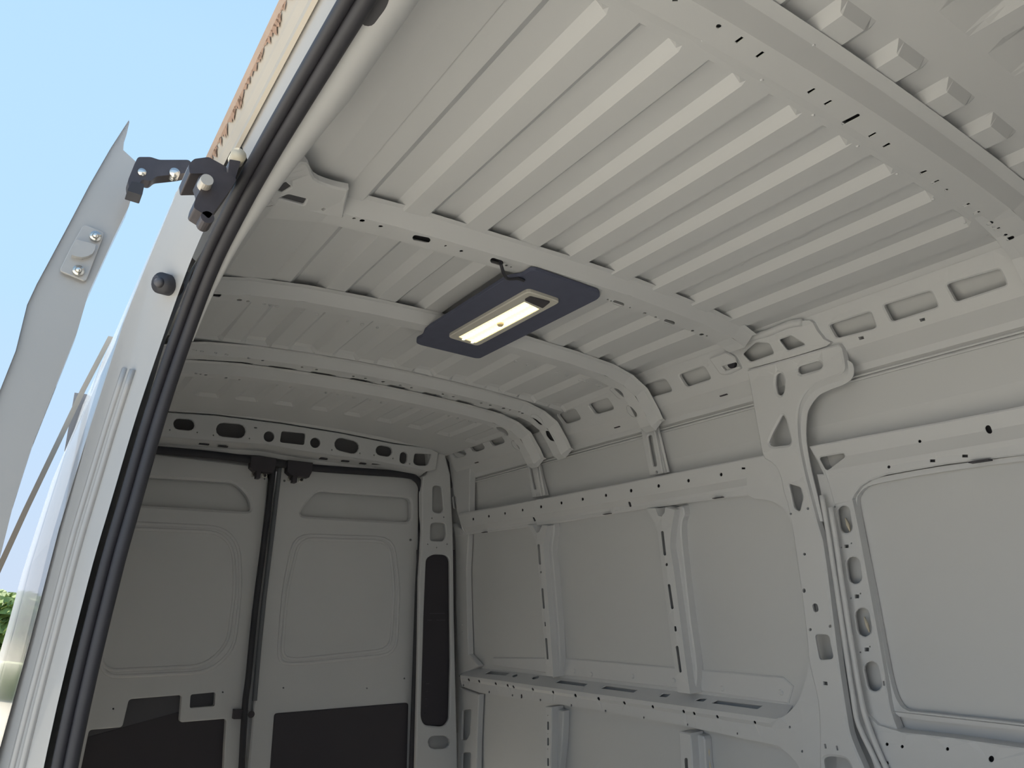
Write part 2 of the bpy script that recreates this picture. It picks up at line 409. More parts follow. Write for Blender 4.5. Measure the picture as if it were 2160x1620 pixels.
b = MB(); sheet(b, R, [(975, 1088), (1200, 1048), (1500, 990), (1600, 970), (1600, 1040), (1500, 1048), (1330, 1071), (1160, 1100), (982, 1122)], [], off=-.022, depth=.001, bev=0); b.build('rail_shade_sheet', HOLE_SHADE, ur)  # added dark sheet behind the rail holes, their shade in its colour
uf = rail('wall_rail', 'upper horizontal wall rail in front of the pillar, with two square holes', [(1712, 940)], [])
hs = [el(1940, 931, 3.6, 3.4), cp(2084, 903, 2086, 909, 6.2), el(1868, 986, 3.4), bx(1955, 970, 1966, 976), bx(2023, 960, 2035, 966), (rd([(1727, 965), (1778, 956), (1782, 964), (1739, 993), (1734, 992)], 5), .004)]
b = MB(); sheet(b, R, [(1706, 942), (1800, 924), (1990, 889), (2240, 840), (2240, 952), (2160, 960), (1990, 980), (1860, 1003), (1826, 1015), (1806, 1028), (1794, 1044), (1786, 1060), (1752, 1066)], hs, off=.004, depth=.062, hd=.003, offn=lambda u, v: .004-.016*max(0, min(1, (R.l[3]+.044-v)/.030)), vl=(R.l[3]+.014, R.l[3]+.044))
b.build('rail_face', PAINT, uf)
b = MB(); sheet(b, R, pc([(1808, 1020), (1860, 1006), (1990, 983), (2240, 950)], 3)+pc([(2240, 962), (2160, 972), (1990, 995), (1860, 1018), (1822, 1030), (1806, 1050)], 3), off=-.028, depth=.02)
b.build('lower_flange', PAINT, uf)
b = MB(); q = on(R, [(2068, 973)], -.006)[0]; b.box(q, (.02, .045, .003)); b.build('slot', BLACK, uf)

b = MB(); sheet(b, R, [(1830, 925), (2240, 848), (2240, 942), (2160, 952), (1990, 972), (1840, 998)], [], off=-.024, depth=.001, bev=0); b.build('rail_shade_sheet', HOLE_SHADE, uf)  # added dark sheet, paints the shade behind the front rail's holes
# lower rails: shelf on top, two-step front
q1 = R.pos(*R.uv((1560, 1506))); r1 = ray((1560, 1472)); LS = Prof([(1.957, r1.z/r1.x*1.957), (q1.x, q1.z-H)], 1)
lr = empty('wall_rail', (1.9, 3.2, -.3+H)); tag(lr, 'lower horizontal wall rail with long slots in its shelf, behind the pillar', 'wall rail')
hs = [el(x, y, 2.2, 3.6, 10) for x, y in [(988, 1434), (1010, 1437), (1045, 1442), (1070, 1446), (1082, 1449), (1123, 1454), (1166, 1460)]]
hs += [el(x, y, 2.8, 4, 10) for x, y in [(1213, 1467), (1262, 1474), (1316, 1483), (1376, 1491), (1441, 1501), (1463, 1505), (1512, 1512), (1591, 1524)]]
hs += [el(x, y, 1.6, 2.6, 8) for x, y in [(975, 1446), (1029, 1460), (1078, 1467), (1137, 1477), (1202, 1488), (1274, 1500), (1355, 1514), (1447, 1529), (1552, 1548)]]+[cp(1097, 1466, 1097, 1472, 1.6)]
b = MB(); sheet(b, R, [(970, 1424), (1000, 1428), (1200, 1456), (1400, 1484), (1560, 1506), (1640, 1517), (1644, 1552), (1640, 1574), (1440, 1532), (1250, 1497), (1010, 1462), (972, 1448)], hs, off=0, depth=.062, hd=.003, bev=0, offn=lambda u, v: -.007*max(0, min(1, (R.l[1]-.020-v)/.012)), vl=(R.l[1]-.020, R.l[1]-.032))
b.build('rail_face', PAINT, lr)
b = MB()
hs = [rd([(1022, 1421), (1034, 1415), (1076, 1419), (1066, 1425)], 2), cp(1083, 1426, 1089, 1424, 2.6), cp(1125, 1430, 1134, 1428, 3), rd([(1171, 1440), (1181, 1434), (1240, 1442), (1232, 1448)], 2),
      rd([(1266, 1452), (1278, 1446), (1346, 1455), (1336, 1461)], 2), rd([(1389, 1469), (1398, 1462), (1416, 1463), (1406, 1471)], 3), rd([(1464, 1478), (1476, 1472), (1493, 1473), (1484, 1480)], 3), rd([(1500, 1483), (1512, 1476), (1610, 1488), (1598, 1496)], 3)]
o = [(968, 1426), (1200, 1459), (1400, 1487), (1560, 1509), (1650, 1521), (1672, 1487), (1560, 1472), (1370, 1448), (1200, 1430), (1000, 1405)]
sheet(b, LS, o, hs, depth=.004, hd=.003, bev=0)
b.build('shelf', PAINT, lr)
b = MB(); sheet(b, LS, o, [], off=-.022, depth=.002, bev=0); b.build('rail_shade_sheet', HOLE_SHADE, lr)  # added sheet under the shelf slots, its dark colour holds their shade
b = MB(); SL = Prof([(1.955, -.30), (1.938, -.06)], -1)
sheet(b, RS, [(1040, 1387), (1190, 1388), (1450, 1410), (1650, 1428), (1672, 1448), (1662, 1484), (1450, 1455), (1180, 1424), (1040, 1404)], [], off=.006, depth=.006)
b.build('back_plate', PAINT, lr)
for p in [(1182, 1410), (1212, 1415), (1248, 1422), (1335, 1426), (1422, 1435), (1524, 1452), (1648, 1460)]:
    q = on(RS, [p], .005)[0]; b = MB(); b.cyl(q, q+Vector((-.0045, 0, 0)), .010, 10, .006); b.build('weld_spot', PAINT, lr)

lf = empty('wall_rail', (1.9, .8, -.3+H)); tag(lf, 'lower horizontal wall rail in front of the pillar, at the bottom right', 'wall rail')
hs = [el(1871, 1570, 3.3, 3.8), el(1903, 1575, 3.3, 3.8), el(1998.5, 1580, 3.6, 4), el(2091, 1601, 6, 7), (rd([(1849, 1605), (1874, 1606), (1875, 1612), (1851, 1611)], 1), 0)]
b = MB(); sheet(b, R, [(1820, 1500), (1850, 1530), (1900, 1545), (2000, 1556), (2240, 1590), (2300, 1760), (1900, 1690), (1850, 1640), (1830, 1580)], hs, off=.002, depth=.062, hd=.003)
b.build('rail_face', PAINT, lf)
b = MB(); LF = Prof([(1.945, -.235), (1.905, -.262)], 1)
sheet(b, Prof([(1.95, -.20), (1.905, -.25)], 1), [(1880, 1510), (1940, 1524), (2240, 1556), (2240, 1594), (2000, 1562), (1880, 1550)], [(cp(2098, 1559, 2200, 1572, 5), 0), cp(2007, 1546, 2012, 1546.5, 1.7), cp(2065, 1540, 2075, 1542, 2)], depth=.004, hd=.003, bev=0)
b.build('shelf', PAINT, lf)

b = MB(); sheet(b, R, [(1860, 1545), (2000, 1566), (2240, 1600), (2280, 1740), (1900, 1670)], [], off=-.022, depth=.001, bev=0); b.build('rail_shade_sheet', HOLE_SHADE, lf)  # added sheet, shade behind the lower front rail's holes as dark colour
b = MB(); sheet(b, R, [(978, 1430), (1200, 1462), (1400, 1490), (1630, 1522), (1632, 1560), (1440, 1524), (1250, 1489), (1010, 1456)], [], off=-.022, depth=.001, bev=0); b.build('rail_shade_sheet', HOLE_SHADE, lr)  # same behind the rear lower rail: hole shade as a dark sheet
# ---- big pillar
pl = empty('side_pillar', (1.88, 1.25, .0+H)); tag(pl, 'broad steel pillar with triangular and oval holes dividing the far wall', 'pillar')
hs = [(cp(1690, 781, 1724, 771, 9), .006), (rd([(1636, 790), (1648, 786), (1654, 800), (1653, 828), (1646, 836), (1638, 832), (1634, 812)], 7), .006),
      (rd([(1650, 874), (1657, 885), (1668, 932), (1664, 939), (1628, 943), (1620, 935), (1628, 915)], 5), .006),
      (rd([(1663, 1020), (1688, 1028), (1694, 1048), (1686, 1080), (1674, 1073)], 5), .004),
      el(1668, 1084, 2.5), el(1704, 1073, 2.8), el(1697, 1169, 3), (el(1696, 1246, 3.3, 5), 0), (cp(1719, 1278, 1721, 1286, 5.6), 0), el(1709, 1328, 3, 3.4), el(1751, 1321, 3, 3.4),
      (rd([(1718, 1338), (1748, 1339), (1758, 1390), (1728, 1393)], 8), .002), [(1736, 1437), (1745, 1438), (1746, 1446), (1737, 1445)],
      [(1738, 1569), (1742, 1569), (1744, 1579), (1740, 1579)], [(1763, 1573), (1767, 1573), (1769, 1583), (1765, 1583)], (rd([(1735, 1600), (1750, 1595), (1785, 1600), (1796, 1620), (1800, 1660), (1745, 1660)], 10), .006)]
e = pc([(1784, 758), (1797, 766), (1801, 780), (1797, 798), (1780, 811), (1752, 822), (1728, 834), (1710, 856), (1702, 880), (1701, 930), (1711, 990), (1724, 1046), (1736, 1100)], 4)
e2 = pc([(1780, 752), (1788, 768), (1790, 784), (1784, 797), (1768, 804), (1744, 812), (1718, 825), (1698, 850), (1690, 880), (1691, 930), (1701, 990), (1714, 1046), (1727, 1100)], 4)
e3 = pc([(1774, 735), (1780, 764), (1780, 780), (1772, 789), (1756, 796), (1734, 804), (1708, 818), (1688, 846), (1681, 880), (1683, 930), (1694, 990), (1708, 1046), (1722, 1100)], 4)
out = pc([(1575, 781), (1584, 830), (1596, 900), (1606, 955)], 3)+pc([(1612, 968), (1634, 983), (1646, 1010), (1652, 1040), (1664, 1080), (1684, 1210), (1700, 1340), (1706, 1400), (1724, 1480), (1728, 1560), (1728, 1700)], 3)
out += pc([(1850, 1700), (1830, 1640), (1796, 1560), (1785, 1510), (1764, 1370), (1745, 1215), (1734, 1140)], 3)+e3[::-1]+[(1768, 726)]
b = MB(); sheet(b, R, out, hs, off=.022, depth=.022, hd=.006, bev=.005); b.build('pillar_face', PAINT, pl)
b = MB()                                    # rolled flange following the front edge
sheet(b, R, e+e2[::-1], [], off=.004, depth=.003, bev=0); b.strip(on(R, e3, .018), on(R, e2, .004)); b.build('rolled_flange', PAINT, pl)
b = MB(); sheet(b, R, pc([(1636, 1516), (1656, 1508), (1682, 1478), (1698, 1430), (1706, 1392)], 4)+[(1736, 1500), (1736, 1720)]+pc([(1706, 1720), (1696, 1650), (1675, 1606), (1640, 1574)], 4)+[(1634, 1540)], [el(1666, 1534, 2.4, 3), el(1692, 1585, 2.4, 3)], off=.004, depth=.06, bev=.006)
b.build('lower_corner', PAINT, pl)
b = MB(); sheet(b, R, [(1574, 1044), (1572, 1000), (1582, 970), (1612, 962), (1650, 985), (1672, 1080), (1700, 1340)]+pc([(1690, 1260), (1678, 1170), (1668, 1110), (1650, 1072), (1620, 1056), (1590, 1052)], 4), [], off=.006, depth=.06, bev=.006)
b.build('upper_corner', PAINT, pl)
b = MB()                                    # ridges down the face
for L in ([(1733, 1045), (1745, 1110), (1762, 1220), (1780, 1340), (1800, 1470), (1812, 1530), (1850, 1610), (1880, 1680)], [(1752, 1070), (1762, 1130), (1778, 1240), (1797, 1360), (1818, 1480), (1832, 1530), (1860, 1600), (1890, 1660)]):
    b.tube(on(R, pc(L, 3), .014), .007, 8)
b.build('ridge', PAINT, pl, True)
b = MB()                                    # recessed side with a ladder of oval holes
hs = [(cp(1779, 1080, 1784, 1112, 13), .003), (cp(1799, 1188, 1803, 1218, 14), .003), (cp(1818, 1297, 1823, 1328, 15), .003), (cp(1837, 1410, 1844, 1444, 15), .003), el(1761, 1069, 2.2), el(1775, 1155, 1.7), el(1796, 1146, 1.7), bx(1781, 1149, 1790, 1156), el(1795, 1262, 1.8), el(1815, 1252, 1.8), bx(1803, 1254, 1812, 1262), el(1815, 1376, 1.8), el(1835, 1364, 1.8), bx(1824, 1366, 1833, 1374), (cp(1864, 1438, 1865, 1445, 2), 0)]
out = pc([(1722, 1000), (1745, 1120), (1770, 1290), (1795, 1440), (1806, 1510), (1830, 1580)], 3)+pc([(1900, 1560), (1878, 1500), (1868, 1440), (1856, 1370), (1835, 1255), (1815, 1145), (1800, 1070), (1795, 1040), (1800, 1000)], 3)
sheet(b, R, out, hs, off=-.014, depth=.03, hd=.006); b.build('side_face', PAINT, pl)
b = MB()                                    # flange against the skin
o1 = pc([(1870, 1490), (1862, 1420), (1846, 1330), (1828, 1230), (1806, 1120), (1796, 1060), (1800, 1036), (1812, 1024)], 3); o2 = pc([(1830, 1024), (1812, 1040), (1806, 1060), (1814, 1110), (1840, 1240), (1862, 1360), (1878, 1440), (1892, 1480), (1912, 1499), (1960, 1505), (2240, 1536)], 3)
sheet(b, R, o1+o2+[(2240, 1550), (1950, 1520), (1895, 1512)], [], off=-.030, depth=.018); b.build('skin_flange', PAINT, pl)
b = MB()
for p in ((1789, 1108), (1829, 1318)):
    q = on(R, [p], -.03)[0]; b.tube([q+Vector((0, .005, .02)), q, q+Vector((0, -.004, -.018))], [.002, .005, .002], 8)
b.build('sealant_blob', SEALANT, pl, True)

# ---- upright posts between the rails and the strips above them
def post(label, face, side, hs, cat='wall post', group=None, off=.010, extra=None):
    t = empty('wall_post', tuple(on(R, [face[0]], off)[0])); tag(t, label, cat, group)
    b = MB(); sheet(b, R, face, hs, off=off, depth=.055, hd=.003); b.build('post_face', PAINT, t)
    b = MB(); sheet(b, R, side, [], off=-.022, depth=.028); b.build('side_flange', PAINT, t)
    if extra:
        b = MB(); b.tube(on(R, extra, -.04), [.004+.004*((i*7) % 3)/2 for i in range(len(extra))], 6); b.build('sealant_bead', SEALANT, t)
    return t
post('slotted upright wall post between upper and lower rail, nearer the rear doors',
     pc([(1110, 1107), (1122, 1125), (1131, 1160), (1137, 1240), (1144, 1330), (1150, 1424)], 3)+pc([(1166, 1428), (1162, 1370), (1155, 1270), (1148, 1190), (1146, 1150), (1154, 1110)], 3)+[(1142, 1108), (1136, 1122), (1131, 1124), (1126, 1116), (1123, 1108)],
     pc([(1150, 1108), (1143, 1150), (1146, 1210), (1160, 1400), (1166, 1430)], 3)+pc([(1177, 1424), (1181, 1390), (1176, 1300), (1167, 1190), (1164, 1160), (1169, 1120), (1168, 1105)], 3),
     [(cp(1136, 1150, 1139, 1189, 2.4), 0), el(1141, 1207, 1.6, 2.4), (cp(1144, 1243, 1147, 1282, 2.2), 0), cp(1149.5, 1313, 1150, 1320, 1.4), (cp(1152, 1348, 1155, 1389, 2.2), 0)], group=None, extra=[(1178, 1320), (1180, 1360), (1184, 1388)])
post('slotted upright wall post between upper and lower rail, nearer the big pillar',
     pc([(1361, 1073), (1380, 1105), (1388, 1140), (1398, 1230), (1412, 1340), (1428, 1460)], 3)+pc([(1454, 1464), (1444, 1390), (1430, 1280), (1418, 1190), (1412, 1150), (1416, 1110), (1422, 1076)], 3)+[(1402, 1070), (1400, 1082), (1394, 1090), (1387, 1088), (1381, 1073)],
     pc([(1420, 1072), (1412, 1130), (1420, 1220), (1444, 1400), (1455, 1462)], 3)+pc([(1466, 1458), (1469, 1410), (1456, 1310), (1444, 1200), (1437, 1130), (1438, 1100), (1443, 1085), (1440, 1067)], 3),
     [(cp(1397, 1123, 1402, 1169, 3), 0), el(1406, 1191, 2.6, 3.4), (cp(1411, 1235, 1418, 1282, 3), 0), cp(1424, 1323, 1425, 1330, 2.4), (cp(1428, 1365, 1435, 1416, 2.8), 0)], extra=[(1446, 1215), (1453, 1240), (1450, 1262), (1460, 1330), (1465, 1350), (1464, 1380), (1472, 1400), (1470, 1416)])
post('short slotted wall post below the lower rail, nearer the rear doors',
     pc([(1150, 1490), (1150, 1560), (1150, 1700)], 3)+pc([(1162, 1700), (1162, 1600), (1164, 1491)], 3),
     pc([(1163, 1491), (1162, 1700)], 2)+pc([(1176, 1700), (1180, 1620), (1186, 1560), (1188, 1500)], 2),
     [el(1155.5, 1509, 1), (cp(1156, 1524, 1156, 1538, 1.9), 0), el(1155.5, 1548, .9), (cp(1156, 1558, 1156, 1571, 1.9), 0), el(1155.5, 1580, .9), (cp(1156, 1601, 1156, 1614, 1.9), 0)])
post('short slotted wall post below the lower rail, nearer the big pillar',
     pc([(1432, 1543), (1434, 1600), (1440, 1700)], 3)+pc([(1464, 1700), (1460, 1600), (1456, 1547)], 3),
     pc([(1458, 1547), (1466, 1700)], 2)+pc([(1496, 1700), (1488, 1600), (1486, 1560), (1480, 1552)], 2),
     [(cp(1447, 1602, 1449, 1640, 3.4), 0)], extra=[(1490, 1562), (1494, 1585), (1492, 1600), (1498, 1620)])
def ustrip(label, out, hs, beads):
    t = empty('wall_strip', tuple(on(R, [out[0]], -.02)[0])); tag(t, label, 'wall strip')
    b = MB(); sheet(b, R, out, hs, off=-.026, depth=.022, hd=.006); b.build('strip_face', PAINT, t)
    for L in beads:
        b = MB(); b.tube(on(R, L, -.022), .005, 8); b.build('bead', PAINT, t, True)
ustrip('pressed upright strip with long slot above upper rail, nearer the pillar', [(1350, 900), (1378, 896), (1386, 925), (1402, 998), (1370, 1004), (1358, 950)],
       [(cp(1370, 922, 1380, 980, 4.5), .004), el(1363, 902, 2.4), el(1385, 996, 2.5, 3.4)], [[(1374, 882), (1382, 915), (1398, 998)], [(1387, 898), (1394, 930), (1410, 996)]])
ustrip('pressed upright strip with long slot above upper rail, nearer the rear doors', [(1108, 962), (1128, 955), (1136, 1000), (1148, 1046), (1122, 1050)],
       [(cp(1118, 983, 1128, 1030, 3), .003), el(1116, 967, 1.4, 2.2), el(1132, 1045, 1.6, 3)], [[(1124, 950), (1132, 985), (1142, 1046)], [(1132, 960), (1138, 985), (1149, 1044)]])

# ================================================================== ROOF BOWS
def bowpath(z0):
    q = [(.205, .60), (.232, .67), (.27, .722), (.33, .757), (.42, .776), (.56, .791), (.75, .799), (.93, .801), (1.10, .799), (1.27, .792), (1.46, .780), (1.62, .764), (1.70, .742), (1.757, .710), (1.80, .648), (1.822, .610), (1.845, .600)]
    return [(x, z+z0) for x, z in q]
def bow(label, prof, z0, hs, holes_lip=0, path=None, hsurf=None, arms=True):
    """prof: (y, h) section, h downwards from the underside; the flat underside carries the holes"""
    P = path or bowpath(z0); S = Prof(P, 1)
    t = empty('roof_bow', (MID, prof[2][0], P[7][1]+H)); tag(t, label, 'roof bow', None)
    y0, y1 = prof[2][0], prof[3][0]
    b = MB(); H2 = []
    for h in hs:
        l = 0
        if isinstance(h, tuple): h, l = h
        H2.append(([S.uv(q) for q in h], l))
    sheet(b, S, [(y0, S.l[0]), (y1, S.l[0]), (y1, S.l[-1]), (y0, S.l[-1])], H2, uvin=True, depth=0, hd=.002, bev=0, step=.03)
    b.build('bow_underside', PAINT, t)
    def sweep(ya, ha, yb, hb, b):
        A = []; B = []
        for i, l in enumerate(S.l):
            for (yy, hh, T) in ((ya, ha, A), (yb, hb, B)):
                q = S.p[i]-S.vn[i]*hh; T.append((q.x, yy, q.y+H))
        b.strip(A, B)
    b = MB(); sweep(y0-.012, .020, y1+.012, .020, b); b.build('bow_shade_sheet', HOLE_SHADE, t)  # dark closing sheet inside the bow, hole shade painted into it
    b = MB(); sweep(prof[0][0], prof[0][1], prof[1][0], prof[1][1], b); sweep(prof[1][0], prof[1][1], y0, 0, b); b.build('front_flange', PAINT, t)
    b = MB(); sweep(y1, 0, prof[4][0], prof[4][1], b); sweep(prof[4][0], prof[4][1], prof[5][0], prof[5][1], b); b.build('rear_flange', PAINT, t)
    return t, S
z2 = [(x, z-.008) for x, z in [(.205, .64), (.25, .715), (.31, .76), (.42, .783), (.56, .797), (.75, .803), (.93, .805), (1.10, .803), (1.27, .797), (1.46, .787), (1.62, .775), (1.70, .768), (1.75, .758), (1.80, .70)]]
# widest bow, nearest the camera
hsA = [el(1516, 56, 6, 5), [(1549, 88), (1564, 77), (1570, 81), (1555, 92)], [(1593, 119), (1608, 108), (1614, 112), (1598, 123)], [(1702, 194), (1717, 186), (1722, 189), (1706, 199)], [(1737, 219), (1752, 211), (1757, 214), (1741, 223)],
       cp(1779, 260, 1810, 244, 4), [(1831, 287), (1846, 279), (1850, 282), (1834, 291)], [(1861, 309), (1875, 301), (1880, 305), (1865, 312)], [(1939, 364), (1953, 359), (1957, 362), (1942, 369)], [(1965, 386), (1979, 379), (1983, 382), (1968, 388)], el(1996, 401, 4.6, 2.6, a=-15),
       [(2030, 434), (2044, 428), (2048, 431), (2033, 437)], [(2052, 450), (2066, 445), (2069, 448), (2054, 453)], el(2088, 471, 8, 4.5, a=-15), el(2096, 478, 4, 2, a=-15), [(2095, 484), (2108, 479), (2111, 482), (2098, 486)], cp(2126, 505, 2136, 501, 3.6), el(2121, 496, 5, 2.6, a=-15), bx(1418, -3, 1430, 4)]
bowA, _ = bow('widest slotted roof bow, closest to the camera at upper right', [(.503, .018), (.527, .019), (.553, 0), (.600, 0), (.606, .018), (.628, .020)], 0, hsA, path=bowpath(.017))
for px in [(1483, 85), (1607, 168), (1715, 243), (1809, 308), (1892, 367), (1968, 420), (2035, 469)]:
    u_, v_ = roof_uv(px); q = Vector((u_, v_, zroof(u_, v_)+H)); b = MB(); b.cyl(q, q+Vector((0, 0, -.003)), .0035, 8, .002); b.build('weld_spot', PAINT, bowA)
for px in [(1716, 94), (1822, 177), (1914, 251), (1995, 317), (2068, 377), (2132, 431)]:
    u_, v_ = roof_uv(px); q = Vector((u_, v_, zroof(u_, v_)+.001+H)); b = MB(); b.cyl(q, q+Vector((0, 0, -.004)), .0035, 8, .002); b.build('weld_spot', PAINT, bowA)
# second bow
hsB = [cp(876, 502, 902, 507, 6), el(940, 519, 3, 2), el(973, 530, 4, 2.4), el(803, 478, 5, 2.6), el(764, 466, 6, 3.4), el(747, 461, 4, 2), (cp(1040, 550, 1056, 555, 6), 0), el(1068, 560.5, 3.4, 2), el(1078, 563.5, 2.2, 1.4), el(1282, 632, 2, 1.5), el(1289, 635, 2, 1.5), cp(1297, 638, 1312, 643, 4.6), el(1329, 649, 2, 1.4), el(1360, 661, 4, 2.2), el(1383, 669, 3, 1.8),
       cp(1405, 678, 1419, 682, 4.6), el(1461, 698, 3.4, 2), el(1480, 706, 5, 2.4), el(1491, 708.5, 2, 1.4), rd([(586, 418), (608, 411), (648, 421), (640, 434)], 3), rd([(676, 441), (682, 438), (687, 440), (682, 446), (676, 445)], 2)]
bow('second roof bow with oval holes, holding the near end of the dark light panel', [(1.306, .035), (1.322, .034), (1.343, 0), (1.402, 0), (1.410, .035), (1.43, .036)], 0, hsB, path=[(.205, .61), (.232, .68), (.27, .73), (.33, .765), (.45, .792), (.60, .800), (.8, .802), (1.05, .803), (1.285, .800), (1.41, .791), (1.56, .779), (1.69, .760), (1.738, .742)])
# third
hsC = [el(*q) for q in [(505, 633, 6, 2.4), (523, 635.5, 4, 1.6), (557, 641.5, 4, 1.8), (569, 644, 3, 1.2), (584, 647, 5, 1.8), (636, 657.5, 4, 1.8), (669, 664.5, 4, 1.8), (733, 678, 3, 1.2), (764, 685, 4, 1.8), (796, 692, 3, 1.6), (1087, 763.5, 3, 1.6), (1112, 770, 3, 1.6), (1134, 776, 2.4, 1.2), (1175, 787, 3.4, 1.6), (1196, 793, 3.4, 1.6), (1225, 801.5, 6, 2), (1233, 804, 2, 1), (1240, 806, 3, 1.6), (1260, 812, 4, 1.5), (1267, 814.5, 5, 2)]]
hsC += [cp(452, 621, 462, 622, 5), (rd([(1283, 821), (1300, 820), (1312, 829), (1316, 840), (1309, 844), (1299, 838)], 6), .004), (rd([(1319, 857), (1330, 858), (1342, 872), (1343, 880), (1333, 881), (1323, 872)], 5), .004)]
bow('third roof bow, holding the far end of the dark light panel', [(1.800, .033), (1.818, .031), (1.838, 0), (1.888, 0), (1.896, .033), (1.915, .034)], 0, hsC, path=bowpath(0))
hsD = [el(*q) for q in [(411, 739, 5, 1.4), (426, 741.5, 4, 1.2), (455, 745, 3, 1.4), (478, 748.5, 4, 1.4), (524, 756, 3, 1.3), (554, 760.5, 3.4, 1.3), (637, 774.5, 3, 1.3), (668, 780, 3, 1.3), (745, 794, 3, 1.4), (771, 798.5, 3, 1.3), (808, 805.5, 4.4, 1.5), (844, 813, 3, 1.3), (868, 818, 3, 1.3), (934, 832, 3, 1.3), (956, 837, 3, 1.3), (1015, 850.5, 3, 1.3), (1034, 855, 3, 1.3), (1062, 861.5, 4, 1.3), (1076, 865, 2.4, 1.2), (1095, 869, 2, 1), (1102, 872, 3.4, 1.3)]]
hsD += [(rd([(1117, 877), (1130, 876), (1142, 885), (1146, 896), (1139, 898), (1128, 888)], 5), .003), (rd([(1150, 909), (1158, 910), (1171, 927), (1170, 932), (1160, 930), (1152, 920)], 4), .003)]
bow('fourth roof bow from the camera, just behind the thin cross ridge in the roof skin', [(2.318, .031), (2.335, .029), (2.36, 0), (2.41, 0), (2.418, .031), (2.435, .032)], 0, hsD, path=bowpath(-.012))
hsE = [el(*q) for q in [(413, 788, 3, 1.2), (423, 789.5, 2, 1), (434, 791, 3.4, 1.3), (477, 797, 3, 1.2), (505, 801, 2.4, 1.2), (585, 812, 3, 1.2), (613, 817, 3, 1.2), (687, 829, 2.4, 1.1), (712, 833, 2.4, 1.1), (747, 839, 4.4, 1.3), (781, 845, 2.4, 1.2), (804, 849.5, 2.4, 1.2), (867, 862, 2.4, 1.1), (889, 866, 2.4, 1.1), (946, 878, 2.4, 1.1), (965, 882.5, 2.4, 1.1), (991, 888, 3.4, 1.2), (1004, 891.5, 2.2, 1)]]
hsE += [(rd([(1045, 902), (1056, 901), (1067, 908), (1073, 918), (1067, 921), (1058, 914)], 4), .003), (rd([(1078, 930), (1084, 931), (1096, 945), (1095, 951), (1086, 948), (1079, 940)], 4), .003)]
bow('fifth roof bow, the last one before the rear doors', [(2.508, .033), (2.528, .030), (2.553, 0), (2.60, 0), (2.606, .032), (2.625, .033)], 0, hsE, path=bowpath(-.020))

# ================================================================== REAR: header beam, corner pillar, doors
HY = PY(3.26)
wb_ = empty('wall_back', (MID, 3.26, .68+H)); tag(wb_, 'rear header beam and corner of the body around the back doors', kind='structure')
hs = [(cp(378, 894, 399, 896, 12), .004), (cp(471, 906, 504, 909, 15), .004), (el(567.5, 921, 11.5, 11.5, 16), 0), (rd([(594, 909), (645, 914), (642, 939), (590, 933)], 5), 0), (el(665, 934, 11, 11, 16), 0), (cp(720, 937, 744, 943, 14), .004), (cp(804, 950, 817, 952, 11), .003),
      (cp(852, 961, 851, 970, 8), .003), (rd([(875, 956), (911, 957), (902, 982), (880, 982), (872, 976)], 5), .004)]
hs += [el(x, y, 1.6) for x, y in [(358, 907), (416, 912), (450, 918), (526, 925), (700, 949), (759, 956), (789, 960), (829, 967), (864, 978)]]+[cp(537, 902, 541, 902.5, 1.4)]
b = MB(); sheet(b, HY, [(250, 858), (330, 868), (455, 876), (590, 893), (720, 914), (830, 936), (905, 945), (925, 955), (920, 990), (900, 994), (800, 974), (680, 958), (640, 952), (560, 938), (530, 936), (340, 922), (250, 914)], hs, depth=.008, hd=.012)
b.build('header_face', PAINT, wb_)
HB = MB(); hb0 = [(250, 914), (340, 922), (530, 936), (560, 938), (640, 952), (680, 958), (800, 974), (900, 994)]
a = [HY.pos(*HY.uv(q)) for q in hb0]; c2 = [Vector((q.x, 3.34, q.z-.015)) for q in a]; d2 = [Vector((q.x, 3.345, q.z-.034)) for q in a]
HB.strip(a, c2); HB.strip(c2, d2); HB.build('header_ledge', PAINT, wb_)
b = MB()
for x, y, l in [(380, 930, .10), (430, 938, .04), (470, 943, .04), (682, 969, .035), (728, 974, .035), (765, 979, .03), (800, 981, .08)]:
    r = ray((x, y)); t = 3.30/r.y; b.box((r.x*t, 3.30, r.z*t+H+.002), (l, .018, .004))
b.build('ledge_slot', BLACK, wb_)
b = MB(); a = [HY.pos(*HY.uv(q)) for q in [(250, 856), (330, 866), (455, 874), (590, 891), (720, 912), (830, 934), (925, 948)]]
b.strip(a, [q+Vector((0, -.03, .018)) for q in a]); b.strip([q+Vector((0, -.03, .018)) for q in a], [q+Vector((0, -.03, .06)) for q in a]); b.build('header_flange', PAINT, wb_)
# corner pillar beside the right rear door
CY = PY(3.30)
hs = [(rd([(913, 1024), (931, 1024), (936, 1078), (927, 1083), (913, 1080)], 8), .004), (rd([(908, 1106), (920, 1102), (939, 1103), (942, 1130), (936, 1142), (908, 1141)], 6), .004), (rd([(899, 1178), (914, 1169), (941, 1170), (949, 1180), (951, 1400), (948, 1520), (936, 1534), (895, 1530), (888, 1515), (894, 1300)], 9), .006),
      (cp(917, 1566, 935, 1566, 14), .004)]+[el(x, y, 1.5) for x, y in [(911, 1093), (936, 1091), (902, 1148), (943, 1148), (921, 1155)]]
out = pc([(900, 940), (905, 990), (893, 1005)], 2)+[(890, 1040), (891, 1120), (885, 1220), (882, 1400), (877, 1620), (875, 1720)]+[(968, 1720), (963, 1500), (958, 1300), (956, 1120), (950, 1000), (935, 940)]
b = MB(); sheet(b, CY, out, hs, depth=.03, hd=.012, bev=.006); b.build('corner_pillar', PAINT, wb_)
b = MB(); sheet(b, CY, [(880, 1160), (960, 1160), (962, 1545), (878, 1545)], [], off=-.022, depth=.004); b.build('lamp_cover', BLACK, wb_)
